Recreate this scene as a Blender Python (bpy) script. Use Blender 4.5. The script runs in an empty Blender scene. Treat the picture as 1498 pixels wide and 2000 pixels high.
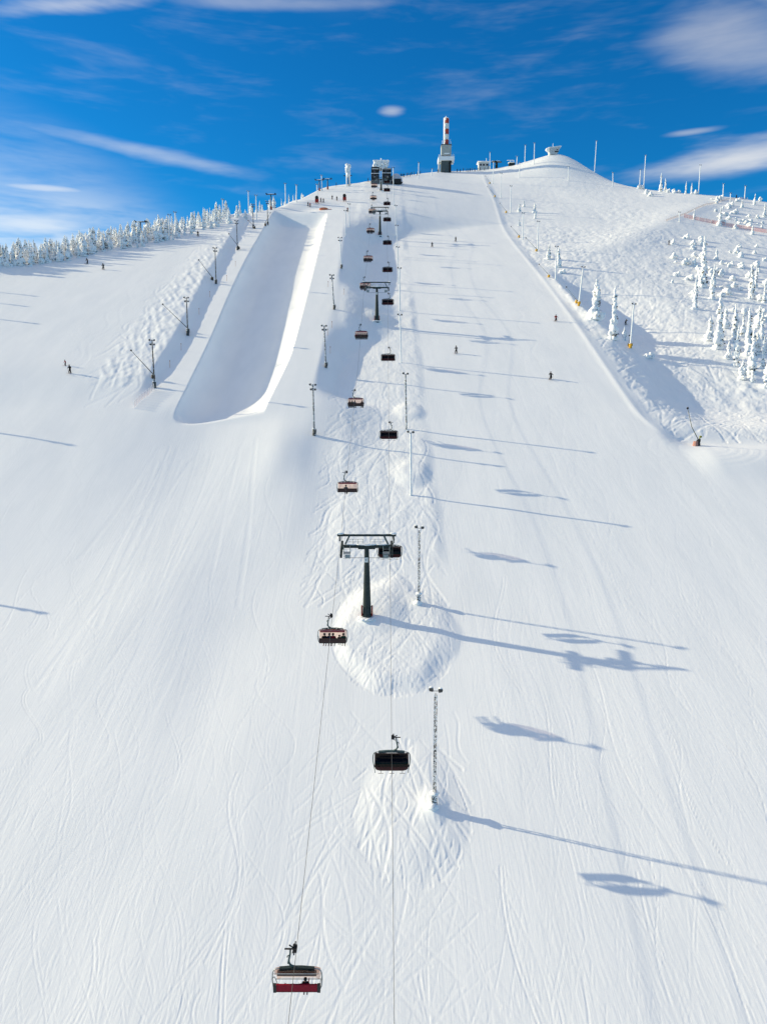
import bpy, math, random
import numpy as np
from mathutils import Vector, Matrix, Euler

scene = bpy.context.scene
R = math.radians
random.seed(7)

# ------------------------------------------------------------------ camera
cam_data = bpy.data.cameras.new('camera')
cam = bpy.data.objects.new('camera', cam_data)
scene.collection.objects.link(cam)
cam.location = (0, 0, 0)
cam.rotation_euler = (R(90 - 9.5), 0, 0)
cam_data.sensor_fit = 'HORIZONTAL'
cam_data.sensor_width = 36.0
cam_data.lens = 33.36
cam_data.clip_start = 0.5
cam_data.clip_end = 12000
scene.camera = cam

# ------------------------------------------------------------------ sun and exposure
SUN_DIR = Vector((-0.875, 0.222, 0.376)).normalized()      # towards the sun
SUN_EL = math.asin(SUN_DIR.z)
SUN_AZ = math.atan2(SUN_DIR.x, SUN_DIR.y)                  # clockwise from +Y
sun_data = bpy.data.lights.new('sun', 'SUN')
sun_data.energy = 2.9
sun_data.angle = R(0.55)
sun_data.color = (1.0, 0.865, 0.58)
sun = bpy.data.objects.new('sun', sun_data)
sun.rotation_euler = SUN_DIR.to_track_quat('Z', 'Y').to_euler()
sun.location = SUN_DIR * 300
scene.collection.objects.link(sun)

scene.view_settings.view_transform = 'Standard'
scene.view_settings.look = 'None'
scene.view_settings.gamma = 1.0
scene.view_settings.exposure = 0.88
scene.view_settings.use_curve_mapping = False

# ------------------------------------------------------------------ sky with thin cirrus and added fill clouds
world = bpy.data.worlds.new('World')
scene.world = world
world.use_nodes = True
wt = world.node_tree
for n in list(wt.nodes):
    wt.nodes.remove(n)

class NT:
    """small helper for writing node maths"""
    def __init__(s, tree): s.t = tree
    def new(s, typ, **kw):
        n = s.t.nodes.new(typ)
        for k, v in kw.items(): setattr(n, k, v)
        return n
    def link(s, a, b): s.t.links.new(a, b)
    def setin(s, sock, v):
        if hasattr(v, 'links') or hasattr(v, 'is_linked'): s.t.links.new(v, sock)
        else: sock.default_value = v
    def m(s, op, a, b=0.0, c=None, clamp=False):
        n = s.new('ShaderNodeMath', operation=op, use_clamp=clamp)
        s.setin(n.inputs[0], a); s.setin(n.inputs[1], b)
        if c is not None: s.setin(n.inputs[2], c)
        return n.outputs[0]
    def mixc(s, f, a, b, mode='MIX'):
        n = s.new('ShaderNodeMix', data_type='RGBA', blend_type=mode)
        s.setin(n.inputs[0], f); s.setin(n.inputs[6], a); s.setin(n.inputs[7], b)
        return n.outputs[2]
    def ramp(s, f, p0, p1, v0=0.0, v1=1.0):
        n = s.new('ShaderNodeMapRange', interpolation_type='SMOOTHSTEP')
        s.setin(n.inputs[0], f); s.setin(n.inputs[1], p0); s.setin(n.inputs[2], p1)
        s.setin(n.inputs[3], v0); s.setin(n.inputs[4], v1)
        return n.outputs[0]
    def noise(s, vec, scale, detail=4, rough=0.55, dist=0.0):
        n = s.new('ShaderNodeTexNoise')
        if vec is not None: s.link(vec, n.inputs['Vector'])
        n.inputs['Scale'].default_value = scale; n.inputs['Detail'].default_value = detail
        n.inputs['Roughness'].default_value = rough; n.inputs['Distortion'].default_value = dist
        return n.outputs['Fac']
    def mapping(s, vec, loc=(0,0,0), rot=(0,0,0), sc=(1,1,1)):
        n = s.new('ShaderNodeMapping')
        s.link(vec, n.inputs['Vector'])
        n.inputs['Location'].default_value = loc; n.inputs['Rotation'].default_value = rot; n.inputs['Scale'].default_value = sc
        return n.outputs['Vector']

w = NT(wt)
sky = w.new('ShaderNodeTexSky', sky_type='NISHITA')
sky.sun_disc = False
sky.sun_elevation = SUN_EL
sky.sun_rotation = SUN_AZ
sky.altitude = 500
sky.air_density = 1.0
sky.dust_density = 0.5
sky.ozone_density = 4.5
tc = w.new('ShaderNodeTexCoord')
flat = w.mapping(tc.outputs['Generated'], sc=(1, 0, 1))         # direction (x, 0, z)
n_soft = w.noise(w.mapping(tc.outputs['Generated'], sc=(2.2, 0.6, 8.0)), 2.3, 4, 0.62, 0.15)
n_streak = w.noise(w.mapping(tc.outputs['Generated'], rot=(0, R(-13), 0), sc=(3.0, 0.6, 17.0)), 2.5, 4, 0.62, 0.2)
def blob(a0, e0, sa, se, rot):
    n = w.new('ShaderNodeMapping', vector_type='TEXTURE')
    w.link(flat, n.inputs['Vector'])
    n.inputs['Location'].default_value = (a0, 0, e0)
    n.inputs['Rotation'].default_value = (0, -R(rot), 0)
    n.inputs['Scale'].default_value = (sa, 1, se)
    d = w.new('ShaderNodeVectorMath', operation='LENGTH')
    w.link(n.outputs[0], d.inputs[0])
    return w.ramp(d.outputs['Value'], 1.7, 0.0)
CLOUDS = [(-0.3362, 0.4136, 0.1039, 0.0111, 11.7, 0.9, 1), (0.01, 0.3413, 0.0201, 0.0071, 1.6, 0.75, 0), (0.4074, 0.265, 0.1138, 0.024, 3.5, 0.95, 0), (0.3827, 0.3784, 0.0874, 0.0425, -19.8, 0.42, 1), (-0.4015, 0.2378, 0.0532, 0.0054, 2.3, 0.8, 1), (-0.4182, 0.1962, 0.1221, 0.0258, 9.6, 0.95, 0), (-0.2994, 0.2873, 0.149, 0.0106, -6.8, 0.5, 1), (0.3566, 0.2989, 0.0352, 0.0041, 0.9, 0.5, 1), (-0.11, 0.4378, 0.1524, 0.0093, 2.6, 0.4, 1)]
cl = None
for (a0, e0, sa, se, rot, amp, kind) in CLOUDS:
    b = blob(a0, e0, sa, se, rot)
    v = w.m('MULTIPLY_ADD', b, 0.6, w.m('MULTIPLY_ADD', n_streak, 0.55, w.m('MULTIPLY', n_soft, 0.5)))
    g = w.ramp(v, 0.68, 1.32, 0.0, amp*0.6)
    cl = g if cl is None else w.m('MAXIMUM', cl, g)
# bright cloud added over the unseen sky to fill shadows, gap kept in view
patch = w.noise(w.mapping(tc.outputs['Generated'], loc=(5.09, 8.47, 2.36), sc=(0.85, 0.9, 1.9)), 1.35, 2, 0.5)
fill_clouds = w.m('MULTIPLY', w.ramp(patch, 0.44, 0.70, 0.0, 1.0), w.ramp(n_streak, 0.22, 0.66, 0.2, 1.0))
cl = w.m('MAXIMUM', cl, fill_clouds)
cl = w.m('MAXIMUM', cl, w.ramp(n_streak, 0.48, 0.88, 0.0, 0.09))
hs = w.new('ShaderNodeHueSaturation')
hs.inputs['Saturation'].default_value = 1.2
hs.inputs['Value'].default_value = 1.0
w.link(sky.outputs[0], hs.inputs['Color'])
skycol = w.mixc(1.0, hs.outputs[0], (0.08, 0.64, 0.80, 1), 'MULTIPLY')
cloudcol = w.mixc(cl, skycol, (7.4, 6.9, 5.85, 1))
bg = w.new('ShaderNodeBackground')
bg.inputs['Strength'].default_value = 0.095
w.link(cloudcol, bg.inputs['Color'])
world.cycles.sampling_method = 'NONE'                         # smooth sky: sampled by the surfaces alone
wo = w.new('ShaderNodeOutputWorld')
w.link(bg.outputs[0], wo.inputs['Surface'])

# ------------------------------------------------------------------ terrain
def pchip(xk, yk, x):
    xk = np.asarray(xk, float); yk = np.asarray(yk, float); x = np.clip(np.asarray(x, float), xk[0], xk[-1])
    h = np.diff(xk); d = np.diff(yk) / h; m = np.zeros_like(xk)
    m[0] = d[0]; m[-1] = d[-1]
    for i in range(1, len(xk) - 1):
        if d[i-1] * d[i] > 0:
            w1 = 2*h[i] + h[i-1]; w2 = h[i] + 2*h[i-1]; m[i] = (w1 + w2) / (w1/d[i-1] + w2/d[i])
    i = np.clip(np.searchsorted(xk, x, side='right') - 1, 0, len(xk) - 2)
    t = (x - xk[i]) / h[i]
    return ((2*t**3-3*t**2+1)*yk[i] + (t**3-2*t**2+t)*h[i]*m[i] + (-2*t**3+3*t**2)*yk[i+1] + (t**3-t**2)*h[i]*m[i+1])

def ss(a, b, x):
    t = np.clip((np.asarray(x, float) - a) / (b - a), 0, 1)
    return t*t*(3 - 2*t)

def smin(a, b, k):
    h = np.clip(0.5 + 0.5*(b - a)/k, 0, 1)
    return b*(1-h) + a*h - k*h*(1-h)

def perlin(x, y, seed=0):
    x = np.asarray(x, float); y = np.asarray(y, float)
    xi = np.floor(x).astype(np.int64); yi = np.floor(y).astype(np.int64)
    xf = x - xi; yf = y - yi
    u = xf*xf*xf*(xf*(xf*6-15)+10); v = yf*yf*yf*(yf*(yf*6-15)+10)
    def grad(ix, iy, dx, dy):
        h = (ix*374761393 + iy*668265263 + seed*1442695041) & 0xffffffff
        h = ((h ^ (h >> 13)) * 1274126177) & 0xffffffff
        a = ((h ^ (h >> 16)) & 0xffff) * (2*np.pi/65536.0)
        return np.cos(a)*dx + np.sin(a)*dy
    n00 = grad(xi, yi, xf, yf); n10 = grad(xi+1, yi, xf-1, yf)
    n01 = grad(xi, yi+1, xf, yf-1); n11 = grad(xi+1, yi+1, xf-1, yf-1)
    return (n00*(1-u)+n10*u)*(1-v) + (n01*(1-u)+n11*u)*v

GY = [-400, -100, 0, 37, 60, 90, 150, 205, 317, 420, 480, 560, 700]
GZ = [-130, -92, -58, -46, -38.7, -29, -4.2, 19.8, 66, 111, 137, 170, 220]
RX = [-400, -230, -160, -122, -87, -66, -45, -30, -14, 5, 41, 62, 110, 141, 171, 205, 260, 400]
RY = [150, 190, 215, 237, 282, 325, 352, 402, 416, 440, 480, 486, 474, 436, 418, 402, 375, 340]
HDY = [0, 95, 118, 150, 180, 260, 330, 480]
HDZ = [0, 0, 0.5, 2.4, 3.3, 6.4, 6.6, 5.0]
LLY = [100, 145, 178, 218, 333, 380]; LLX = [-42.5, -42.6, -43.2, -44.9, -48.7, -49.5]
RLY = [100, 145, 178, 218, 333, 380]; RLX = [-25.5, -24.3, -22.0, -22.2, -24.8, -25.5]
BEY = [40, 80, 105, 116, 126, 137, 152, 190, 252, 317, 389, 470, 600]
BEX = [230, 130, 88, 76, 67, 57, 53.2, 53.4, 53.6, 53.0, 57, 60.7, 66]

def berm_x(y): return pchip(BEY, BEX, y)
def strip_left(y): return pchip([50, 100, 150, 220, 500], [-8, -9, -10.5, -13, -13], y)
def strip_right(y): return pchip([40, 115, 145, 217, 347, 442], [8.6, 9.2, 9.0, 9.2, 9.8, 10.8], y)

def terrain(x, y, fine=True):
    x = np.asarray(x, float); y = np.asarray(y, float)
    x, y = np.broadcast_arrays(x, y)
    hd = pchip(HDY, HDZ, y)
    ll = pchip(LLY, LLX, y); rl = pchip(RLY, RLX, y)
    g = pchip(GY, GZ, y)
    yr = pchip(RX, RY, x)
    d = y - yr
    cap = pchip(GY, GZ, yr) + 0.055*d - np.where(d > 0, 0.0006*d*d, 0)
    z = smin(g, np.maximum(cap, -60 + 0*d), 3.0)
    # --- raised half-pipe block and the higher ground left of it
    deck_r = rl + pchip([140, 180, 220, 333], [9, 6.6, 7.6, 7.3], y)
    deck_l = ll - pchip([140, 180, 220, 333], [7.5, 6.0, 6.2, 9.5], y)
    bank_w = (1.2 + 1.5*hd)*pchip([100, 150, 158, 168, 182, 196, 212, 232, 296, 322, 345, 500], [4.5, 4.0, 1.4, 1.1, 1.4, 2.6, 2.6, 1.05, 1.2, 3.4, 6.5, 6.5], y) + np.clip(y-335, 0, 60)*0.8
    lift = hd * (1 - ss(0, 1, (x - deck_r) / bank_w))
    up_l = 1.45*ss(146, 166, y)*(1 - ss(318, 335, y)) + 1.2*ss(335, 352, y)
    lift = lift + up_l * (1 - ss(-3.2, 0.2, x - deck_l))
    fadeL = 1 - 0.9*ss(-70, -130, x) * 0
    z = z + lift*fadeL
    # --- pipe carved between the lips
    hw = (rl - ll) / 2; c = (rl + ll) / 2
    q = np.abs(x - c)
    rad = 6.6
    t = np.clip((q - (hw - rad)) / rad, 0, 0.985)
    prof = -5.4 + 5.4*(1 - np.sqrt(1 - t**2)) / (1 - math.sqrt(1 - 0.985**2))
    prof = np.where(q > hw, 0.0, prof)
    # slanted ends: the lower mouth opens further up on the right hand wall
    y0 = 143.5 + 2.0*np.sin((x - c)/hw*1.3)
    y0 = y0 + 3.0*np.clip(q/hw, 0, 1)**7*(x < c)
    ends = (0.5*ss(0, 5.0, y - y0) + 0.5*ss(0, 22.0, y - y0)) * (1 - ss(326, 334, y + (x - c)*0.25))
    z = z + prof*ends
    # run-out below the mouth
    ro = np.exp(-((x - c)/11.5)**2) * ss(96, 138, y) * (1 - ss(142, 150, y))
    z = z - 1.0*ro
    # starting ramp over the pipe
    z = z + 1.6*np.exp(-((x+37)/9)**2 - ((y-352)/7)**2) - 1.2*np.exp(-((x+36)/7)**2 - ((y-340)/5)**2)
    # hollow beside the nose of the right deck
    z = z + 0.35*np.exp(-((x+20)/3.6)**2 - ((y-131)/10)**2) - 0.5*np.exp(-((x+12.5)/3.5)**2 - ((y-133)/9)**2)
    # --- ungroomed strip under the lift, with its islands
    sl = strip_left(y); sr = strip_right(y)
    inside = ss(0, 3.0, x - sl) * (1 - ss(-1.6, 0.6, x - sr + 0.6*perlin(y/9, y*0+3.3, 21)))
    z = z + (0.16 + 0.34*np.clip(perlin(y/16, y*0+0.7, 22), -0.3, 1))*inside*ss(97, 112, y)*(1 - ss(430, 442, y))
    def island(cx, cy, rx, ry, h, k):
        e = np.sqrt(((x-cx)/rx)**2 + ((y-cy)/ry)**2)*(1 + 0.22*perlin(x/4.5+cx, y/6.0+cy, 31))
        return h*(1 - ss(1-k, 1.0, e))
    z = z + island(1.4, 87.0, 8.2, 12.0, 0.48, 0.36) + island(-0.6, 91.0, 5.0, 5.5, 0.5, 0.85)
    z = z + island(2.8, 61.0, 5.6, 8.4, 0.26, 0.6) + island(4.6, 61.0, 1.8, 2.6, 0.30, 0.95)
    z = z + island(5.0, 127, 4.2, 5.5, 0.5, 0.7) + island(5.4, 150.5, 4.0, 5.0, 0.45, 0.8)
    z = z + island(-1.6, 204.0, 5.0, 6.5, 0.7, 0.9)
    # --- edge of the right hand run and the ground beyond
    bx = berm_x(y); e = x - bx
    on = ss(139, 150, y)*(1 - ss(440, 470, y))
    z = z + on*(0.12*np.exp(-(e/0.7)**2) - (0.30 + 0.30*perlin(y/14, y*0+5.5, 23))*ss(0.2, 3.2, e))
    dl = (x-81)*0.77 - (y-281)*0.64
    rg = ss(2, 20, e)*ss(140, 165, y)
    z = z - 5.0*ss(-8, 75, dl)*rg
    gd = ss(190, 216, y)*(1 - ss(232, 270, y))
    xg = x - pchip([165, 182, 200, 222, 250], [9.5, 7.5, 4.0, 1.0, 0], y)
    z = z - 3.1*gd*ss(57.0, 63.5, xg)*(1 - ss(68, 95, xg))
    z = z + 0.8*gd*np.exp(-((xg-57)/2.2)**2)
    # bench with the path
    z = z + 1.0*rg*np.exp(-((dl+2)/10.0)**2)*ss(280, 300, y)*(1-ss(372, 392, y))
    # summit mound
    r = np.hypot((x-108)/1.15, (y-472)/1.0)
    z = z + 13.5*np.exp(-(r/27)**1.5)
    # platform with the snow gun
    z = z - 1.1*ss(54, 60, x)*np.exp(-((y-140.5)/4.0)**2) + 0.7*ss(56, 62, x)*np.exp(-((y-131)/5.0)**2)
    # heap of bare snow on the far left
    z = z + 1.6*np.exp(-((x+122)/5.5)**2-((y-236)/8)**2)
    # --- broad undulation
    z = z + 0.55*perlin(x/38+3.1, y/52, 1)*ss(-6, -14, x*1.0)*(1-ss(120, 150, y))
    z = z + 0.5*perlin(x/30, y/45+7, 2)*ss(60, 75, x)
    z = z + 0.25*np.exp(-((x+30)/9)**2 - ((y-88)/16)**2) - 0.25*np.exp(-((x+20)/7)**2-((y-84)/16)**2)
    z = z + 0.10*perlin(x/9, y/25, 4)
    # --- rough snow
    rr = ss(1.5, 5, e)*ss(143, 152, y)*(1 - ss(430, 455, y))
    if fine:
        trail = np.exp(-((dl+2)/3.2)**4)*ss(283, 292, y)*(1-ss(380, 392, y))
        rr = rr*(1-trail)*(0.35 + 1.2*np.clip(0.5+perlin(x/26, y/34, 41), 0, 1))
        n1 = perlin(x/3.1, y/4.2, 5); n2 = perlin(x/1.35, y/1.9, 6)
        amp = pchip([140, 170, 230, 300, 400], [0.16, 0.22, 0.26, 0.20, 0.09], y)
        z = z + rr*amp*(n1 + 0.55*n2 - 0.6*np.abs(perlin(x/4.6, y/6.0, 8)))
        # tussocky area among the trees
        tr = rr*ss(40, 70, dl)*ss(70, 85, x)
        z = z + tr*0.6*np.clip(perlin(x/5.0, y/6.0, 9), 0, 1)
        # bumpy tongue by the left poles
        xa = x + 0.55*(y-200)
        lt = ss(-67+0.0*y, -63, x)*(1-ss(-54.5, -51.0, x))*ss(152, 160, y)*(1-ss(285, 320, y))
        lt = lt*ss(0.0, 6.0, x + 66.5 - 0.02*(y-160))
        z = z + lt*(0.36*np.clip(perlin((x*0.8+y*0.36)/1.5, (y*0.8-x*0.36)/5.0, 11)+0.15, 0, 1) + 0.14*perlin(x/1.2, y/1.6, 12))
        si = inside*ss(97, 112, y)
        z = z + si*(0.08*perlin(x/2.2, y/3.6, 13) + 0.03*perlin(x/0.8, y/1.3, 14))
    return z

# ------------------------------------------------------------------ where things stand (metres, plan coordinates)
ROPE_Y = [20, 37.2, 55.6, 90, 125, 159.4, 205, 240, 274, 317, 335, 394, 432]
ROPE_Z = [-42.6, -37.6, -31.2, -19.0, -5.6, 8.2, 30.2, 43.6, 57.8, 77.2, 84, 111, 124.5]
UP_CHAIRS = [41.5, 75.4, 108.6, 140.8, 176.3, 211.0, 247.6, 288.5, 325.5, 356.9, 383.4]
DOWN_CHAIRS = [58.8, 91.6, 126.3, 163.6, 196.1, 231.3, 269.8, 304.9, 344.0, 372.0, 395.9]
TOWERS = [(-2.06, 88.74, 9.84), (-1.68, 200.37, 10.11), (-1.48, 309.29, 11.04), (-0.79, 387.2, 8.89)]
POLES_TRUSS = [(4.72, 60.69, 11.59, 0.0), (4.74, 92.05, 10.49, -0.02), (4.7, 119.74, 10.84, -0.16), (4.61, 143.0, 11.06, -0.26), (4.34, 175.89, 11.42, -0.42), (4.77, 213.59, 11.99, -0.19), (4.88, 242.85, 11.56, -0.21), (5.15, 276.97, 11.97, -0.23), (5.26, 313.28, 12.39, -0.14), (4.8, 352.41, 16.89, -0.28)]
POLES_BROWN = [(-49.61, 156.38, 10.16, -0.01), (-49.45, 184.6, 9.37, 0.04), (-50.54, 222.97, 10.47, 0.1), (-51.39, 262.09, 9.92, -0.02), (-52.1, 299.61, 9.11, 0.07), (-47.83, 309.31, 9.4, 0.04)]
POLES_PIPE = [(-13.37, 138.03, 9.75, -0.14), (-13.3, 168.09, 9.57, -0.34), (-13.53, 202.16, 9.2, -0.59), (-13.55, 239.21, 9.6, -0.4), (-14.48, 285.33, 9.63, -0.01), (-13.95, 304.1, 9.05, 0.07)]
POLES_WHITE = [(64.8, 191.15, 11.43, 0.28), (57.89, 218.12, 11.21, 0.85), (57.72, 248.08, 10.65, -0.08), (60.52, 292.26, 10.87, -0.09), (58.14, 311.4, 10.53, -0.13), (61.51, 363.53, 12.26, -0.11), (61.9, 396.62, 12.16, -0.2), (63.19, 435.53, 12.17, -0.02)]
POLES_FAR = [(67.22, 478.14, 10.27, -0.25), (88.08, 472.86, 10.42, -0.02), (91.99, 463.46, 12.26, -0.12), (83.01, 472.77, 5.38, 0.15), (126.36, 453.47, 17.73, 0.35), (147.97, 429.14, 17.98, 0.07), (145.52, 428.82, 10.1, -0.02), (172.8, 413.45, 15.27, -0.0), (193.05, 402.48, 6.96, -0.04), (183.15, 406.26, 6.76, -0.26), (180.46, 391.49, 5.03, -0.14), (130.78, 430.31, 7.4, -0.39), (106.79, 436.6, 7.77, -0.33), (80.23, 447.11, 8.51, 0.03), (135.53, 342.94, 4.44, -0.31), (-45.3, 348.23, 9.37, -0.02), (-40.44, 349.43, 7.61, 0.15), (-53.74, 317.09, 9.81, 0.07), (-31.46, 386.1, 7.63, -0.15), (-32.12, 366.07, 6.33, -0.15), (20.14, 437.32, 8.88, 0.22), (28.8, 452.7, 4.02, 0.26), (-67.83, 316.33, 6.93, 0.26), (-58.93, 328.31, 9.5, 0.07), (-78.13, 272.32, 8.68, 0.43), (-77.26, 276.72, 8.81, 0.43)]
LANCES_LEFT = [(-50.92, 159.81, -4.17, 5.91), (-49.93, 186.53, -5.75, 6.7), (-52.33, 225.57, -3.56, 5.65), (-51.32, 263.62, -3.05, 4.97), (-51.53, 298.61, -2.18, 2.88), (-48.13, 304.48, 2.36, 4.7)]
LANCES_RIGHT = [(57.11, 315.32, -3.54, 4.1), (59.65, 290.9, -4.36, 4.75), (55.96, 251.09, -3.49, 3.99), (57.81, 220.85, -3.36, 4.45), (64.93, 192.8, -0.36, 2.69), (59.13, 362.55, -3.24, 4.19), (58.26, 394.85, -4.02, 4.79), (61.03, 434.89, -2.59, 3.87)]
GUN = (60.84, 138.01, -2.6, 7.18)
PEOPLE = [(19.38, 296.72, 'ski', 'black'), (29.69, 306.64, 'ski', 'black'), (48.21, 205.24, 'turn', 'red'), (18.21, 182.12, 'ski', 'grey'), (38.53, 166.84, 'turn', 'black'), (-69.52, 160.59, 'ski', 'black'), (-71.92, 164.02, 'child', 'red'), (-87.7, 232.04, 'ski', 'black'), (-95.01, 238.19, 'turn', 'black'), (-68.9, 277.47, 'ski', 'black'), (72.59, 219.36, 'board', 'black'), (-29.2, 351.56, 'ski', 'black'), (-27.98, 351.27, 'ski', 'black'), (-24.62, 361.84, 'stand', 'black'), (-22.24, 359.17, 'stand', 'black'), (-34.56, 345.05, 'stand', 'navy'), (-33.54, 344.16, 'stand', 'red'), (189.14, 403.57, 'stand', 'black'), (116.38, 304.02, 'stand', 'black'), (-15.91, 333.21, 'ski', 'red')]
SUMMIT_PEOPLE = [(10.11, 439.39), (10.99, 438.73), (11.92, 440.21), (13.49, 443.02), (14.44, 444.52), (15.63, 444.07), (16.7, 448.71), (18.28, 450.22), (20.1, 449.93), (22.16, 454.96), (33.48, 466.99), (37.63, 467.54), (39.65, 472.85), (46.02, 472.58), (47.85, 471.72), (50.3, 476.82), (52.05, 475.18), (52.86, 473.79), (54.37, 475.82), (55.75, 476.61), (57.14, 474.75), (59.26, 476.4), (60.95, 476.99), (63.17, 474.32), (-8.46, 416.24), (-24.96, 399.87), (-17.81, 404.09)]
STATION = (-1.09, 403.32)
MAST = (38.77, 465.94)
HUT = (63.42, 478.68)
JUDGE = (105.06, 471.12)
CABIN = (80.6, 475.46)
DRAGTOP = (71.67, 477.79)
RIMEMAST = (-18.72, 400.01)
ORANGE = (-27.03, 338.85)
FAN_A = (-30.82, 348.16)
FAN_B = (-18.45, 356.75)
DRAG_TOWERS = [(-88.91, 273.9, 5.89), (-50.49, 338.09, 6.52), (-28.9, 390.57, 4.99), (-32.78, 386.13, 5.18)]
POLES_OUT = [(-78.28, 99.11, 11.0), (-98.8, 144.28, 12.0), (-125.14, 197.51, 11.0), (-133.31, 209.4, 11.0), (-133.9, 217.1, 11.0)]
STAKES = [(-49.86, 211.55), (-49.86, 198.44), (-48.88, 175.86), (-49.0, 166.33), (-47.86, 225.79), (-48.02, 240.62), (-16.48, 220.02), (-14.14, 184.94), (-12.89, 176.06), (-13.42, 189.85), (-11.45, 214.01)]
NET_RIGHT = [(140.66, 351.43), (146.66, 348.3), (153.92, 345.59), (163.56, 340.71), (175.73, 332.38)]
NET_LEFT = [(-51.19, 147.43), (-50.72, 150.31), (-49.74, 153.1), (-49.38, 155.22)]
NET_PATH = [(128.95, 342.31), (144.13, 357.27), (163.95, 381.42), (181.9, 398.41), (195.84, 404.84)]
TREES_RIGHT = [(108.72, 252.0, 15.15), (97.03, 229.31, 9.06), (106.8, 239.55, 9.58), (120.76, 241.84, 9.83), (123.53, 238.86, 6.24), (91.21, 198.59, 12.81), (91.42, 204.43, 5.85), (97.97, 203.98, 9.28), (90.8, 187.17, 8.99), (97.18, 194.04, 11.12), (92.76, 182.65, 10.18), (106.85, 206.55, 7.02), (97.21, 185.95, 7.29), (90.95, 178.25, 2.6), (92.66, 175.03, 6.93), (60.16, 207.99, 9.92), (61.25, 194.78, 12.52), (66.82, 202.52, 3.32), (61.76, 278.26, 4.76), (62.99, 267.5, 6.0), (66.23, 366.36, 4.49), (70.63, 378.28, 3.16), (73.51, 365.19, 4.94), (71.37, 352.93, 3.2), (61.32, 338.19, 3.07), (144.82, 349.71, 4.75), (154.54, 344.28, 8.47), (163.82, 331.88, 3.89), (155.11, 422.16, 9.96), (157.04, 420.37, 7.25), (166.09, 414.26, 6.62), (169.63, 415.37, 6.11), (192.75, 390.87, 5.52), (182.14, 381.76, 3.93), (173.52, 377.63, 3.16), (185.55, 365.17, 6.6), (128.95, 287.77, 3.6), (128.38, 254.92, 6.78), (112.74, 252.36, 6.21), (110.37, 215.67, 5.84), (102.66, 208.82, 6.1), (99.95, 214.05, 5.37), (102.88, 195.32, 6.68), (90.89, 191.57, 4.21), (100.06, 194.92, 5.34), (89.16, 179.57, 4.23)]
SHRUBS = [(62.85, 260.4, 1.9), (69.34, 188.8, 1.82), (68.21, 188.68, 1.56), (145.15, 428.6, 4.38), (144.16, 413.54, 3.18), (144.28, 407.34, 2.35), (158.13, 418.69, 6.42), (160.37, 417.07, 5.86), (164.0, 419.09, 5.89), (146.62, 427.76, 5.19), (170.88, 412.88, 3.96), (121.08, 289.91, 1.6), (115.1, 245.13, 1.06), (99.39, 254.51, 1.38), (101.15, 240.28, 1.74), (130.77, 262.21, 2.08), (113.11, 277.94, 2.45), (123.23, 269.77, 2.13), (104.04, 262.35, 1.95), (133.4, 314.24, 2.5), (122.34, 271.88, 2.5), (121.23, 250.67, 1.63), (131.35, 266.02, 2.6), (155.63, 310.94, 1.23), (101.73, 243.12, 1.68), (132.06, 281.29, 1.86), (120.14, 274.09, 1.98), (117.39, 251.73, 2.13), (116.63, 226.54, 2.65), (141.49, 298.49, 2.49), (115.89, 222.85, 1.92), (140.49, 292.65, 2.44), (130.81, 282.91, 1.07), (109.45, 216.21, 1.09), (133.33, 270.25, 1.23), (112.26, 262.97, 2.45), (109.71, 279.26, 1.02), (134.23, 278.59, 2.52), (134.49, 259.63, 2.71), (131.08, 307.71, 2.02), (112.57, 288.21, 1.66), (139.41, 299.16, 1.04), (140.95, 281.22, 2.66), (138.78, 274.45, 1.78), (111.46, 243.03, 1.97), (113.78, 245.44, 2.56), (120.76, 265.42, 2.21), (116.21, 277.73, 2.65), (115.6, 252.47, 0.97), (110.38, 248.5, 0.98), (115.26, 244.63, 1.05), (123.63, 262.42, 2.14), (118.03, 271.92, 2.24), (118.89, 306.17, 2.13), (148.76, 289.9, 1.79), (129.76, 278.93, 1.6), (116.18, 270.9, 1.99), (115.42, 270.11, 2.3), (110.91, 284.23, 2.22), (123.04, 287.97, 2.36), (121.71, 291.43, 1.72), (146.94, 308.08, 1.55), (111.14, 256.86, 1.7), (149.3, 299.68, 1.58), (120.77, 254.33, 1.74), (124.77, 300.43, 1.89), (106.93, 258.5, 2.38), (115.06, 279.82, 2.35), (109.32, 229.53, 1.53), (112.24, 277.67, 2.32), (115.63, 273.21, 1.68), (118.35, 266.97, 2.55), (128.36, 316.67, 2.63), (110.29, 216.4, 1.68), (114.57, 221.02, 1.32), (111.71, 227.85, 2.08), (128.28, 281.78, 1.56), (127.74, 307.66, 2.0), (110.49, 259.16, 1.02), (122.58, 240.45, 2.55), (114.04, 223.19, 1.93), (153.21, 348.78, 1.29), (164.02, 356.13, 1.94), (160.17, 340.72, 2.1), (177.75, 384.48, 2.56), (166.14, 350.26, 1.63), (164.44, 363.45, 2.46), (156.89, 347.61, 2.65), (174.28, 349.12, 1.01), (168.33, 346.36, 1.08), (174.89, 382.6, 1.95), (173.33, 369.44, 2.4), (174.3, 399.55, 1.23), (177.62, 398.73, 2.78), (200.17, 400.14, 2.44), (174.93, 379.79, 1.63), (176.68, 363.26, 1.65), (170.14, 377.0, 1.21), (170.08, 354.34, 1.68), (172.57, 390.01, 1.68), (169.64, 350.57, 1.68), (180.15, 361.67, 1.78), (171.2, 367.8, 2.27), (166.75, 354.98, 1.82), (165.96, 363.92, 2.25), (163.29, 368.89, 1.75), (173.31, 343.06, 1.68), (177.9, 351.58, 1.47), (186.51, 395.94, 2.49), (168.7, 345.25, 2.43), (172.79, 353.74, 2.02), (159.99, 359.08, 0.99), (156.48, 348.36, 1.06), (175.53, 396.15, 2.6), (180.92, 402.58, 2.54), (154.13, 344.24, 2.2)]
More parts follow.
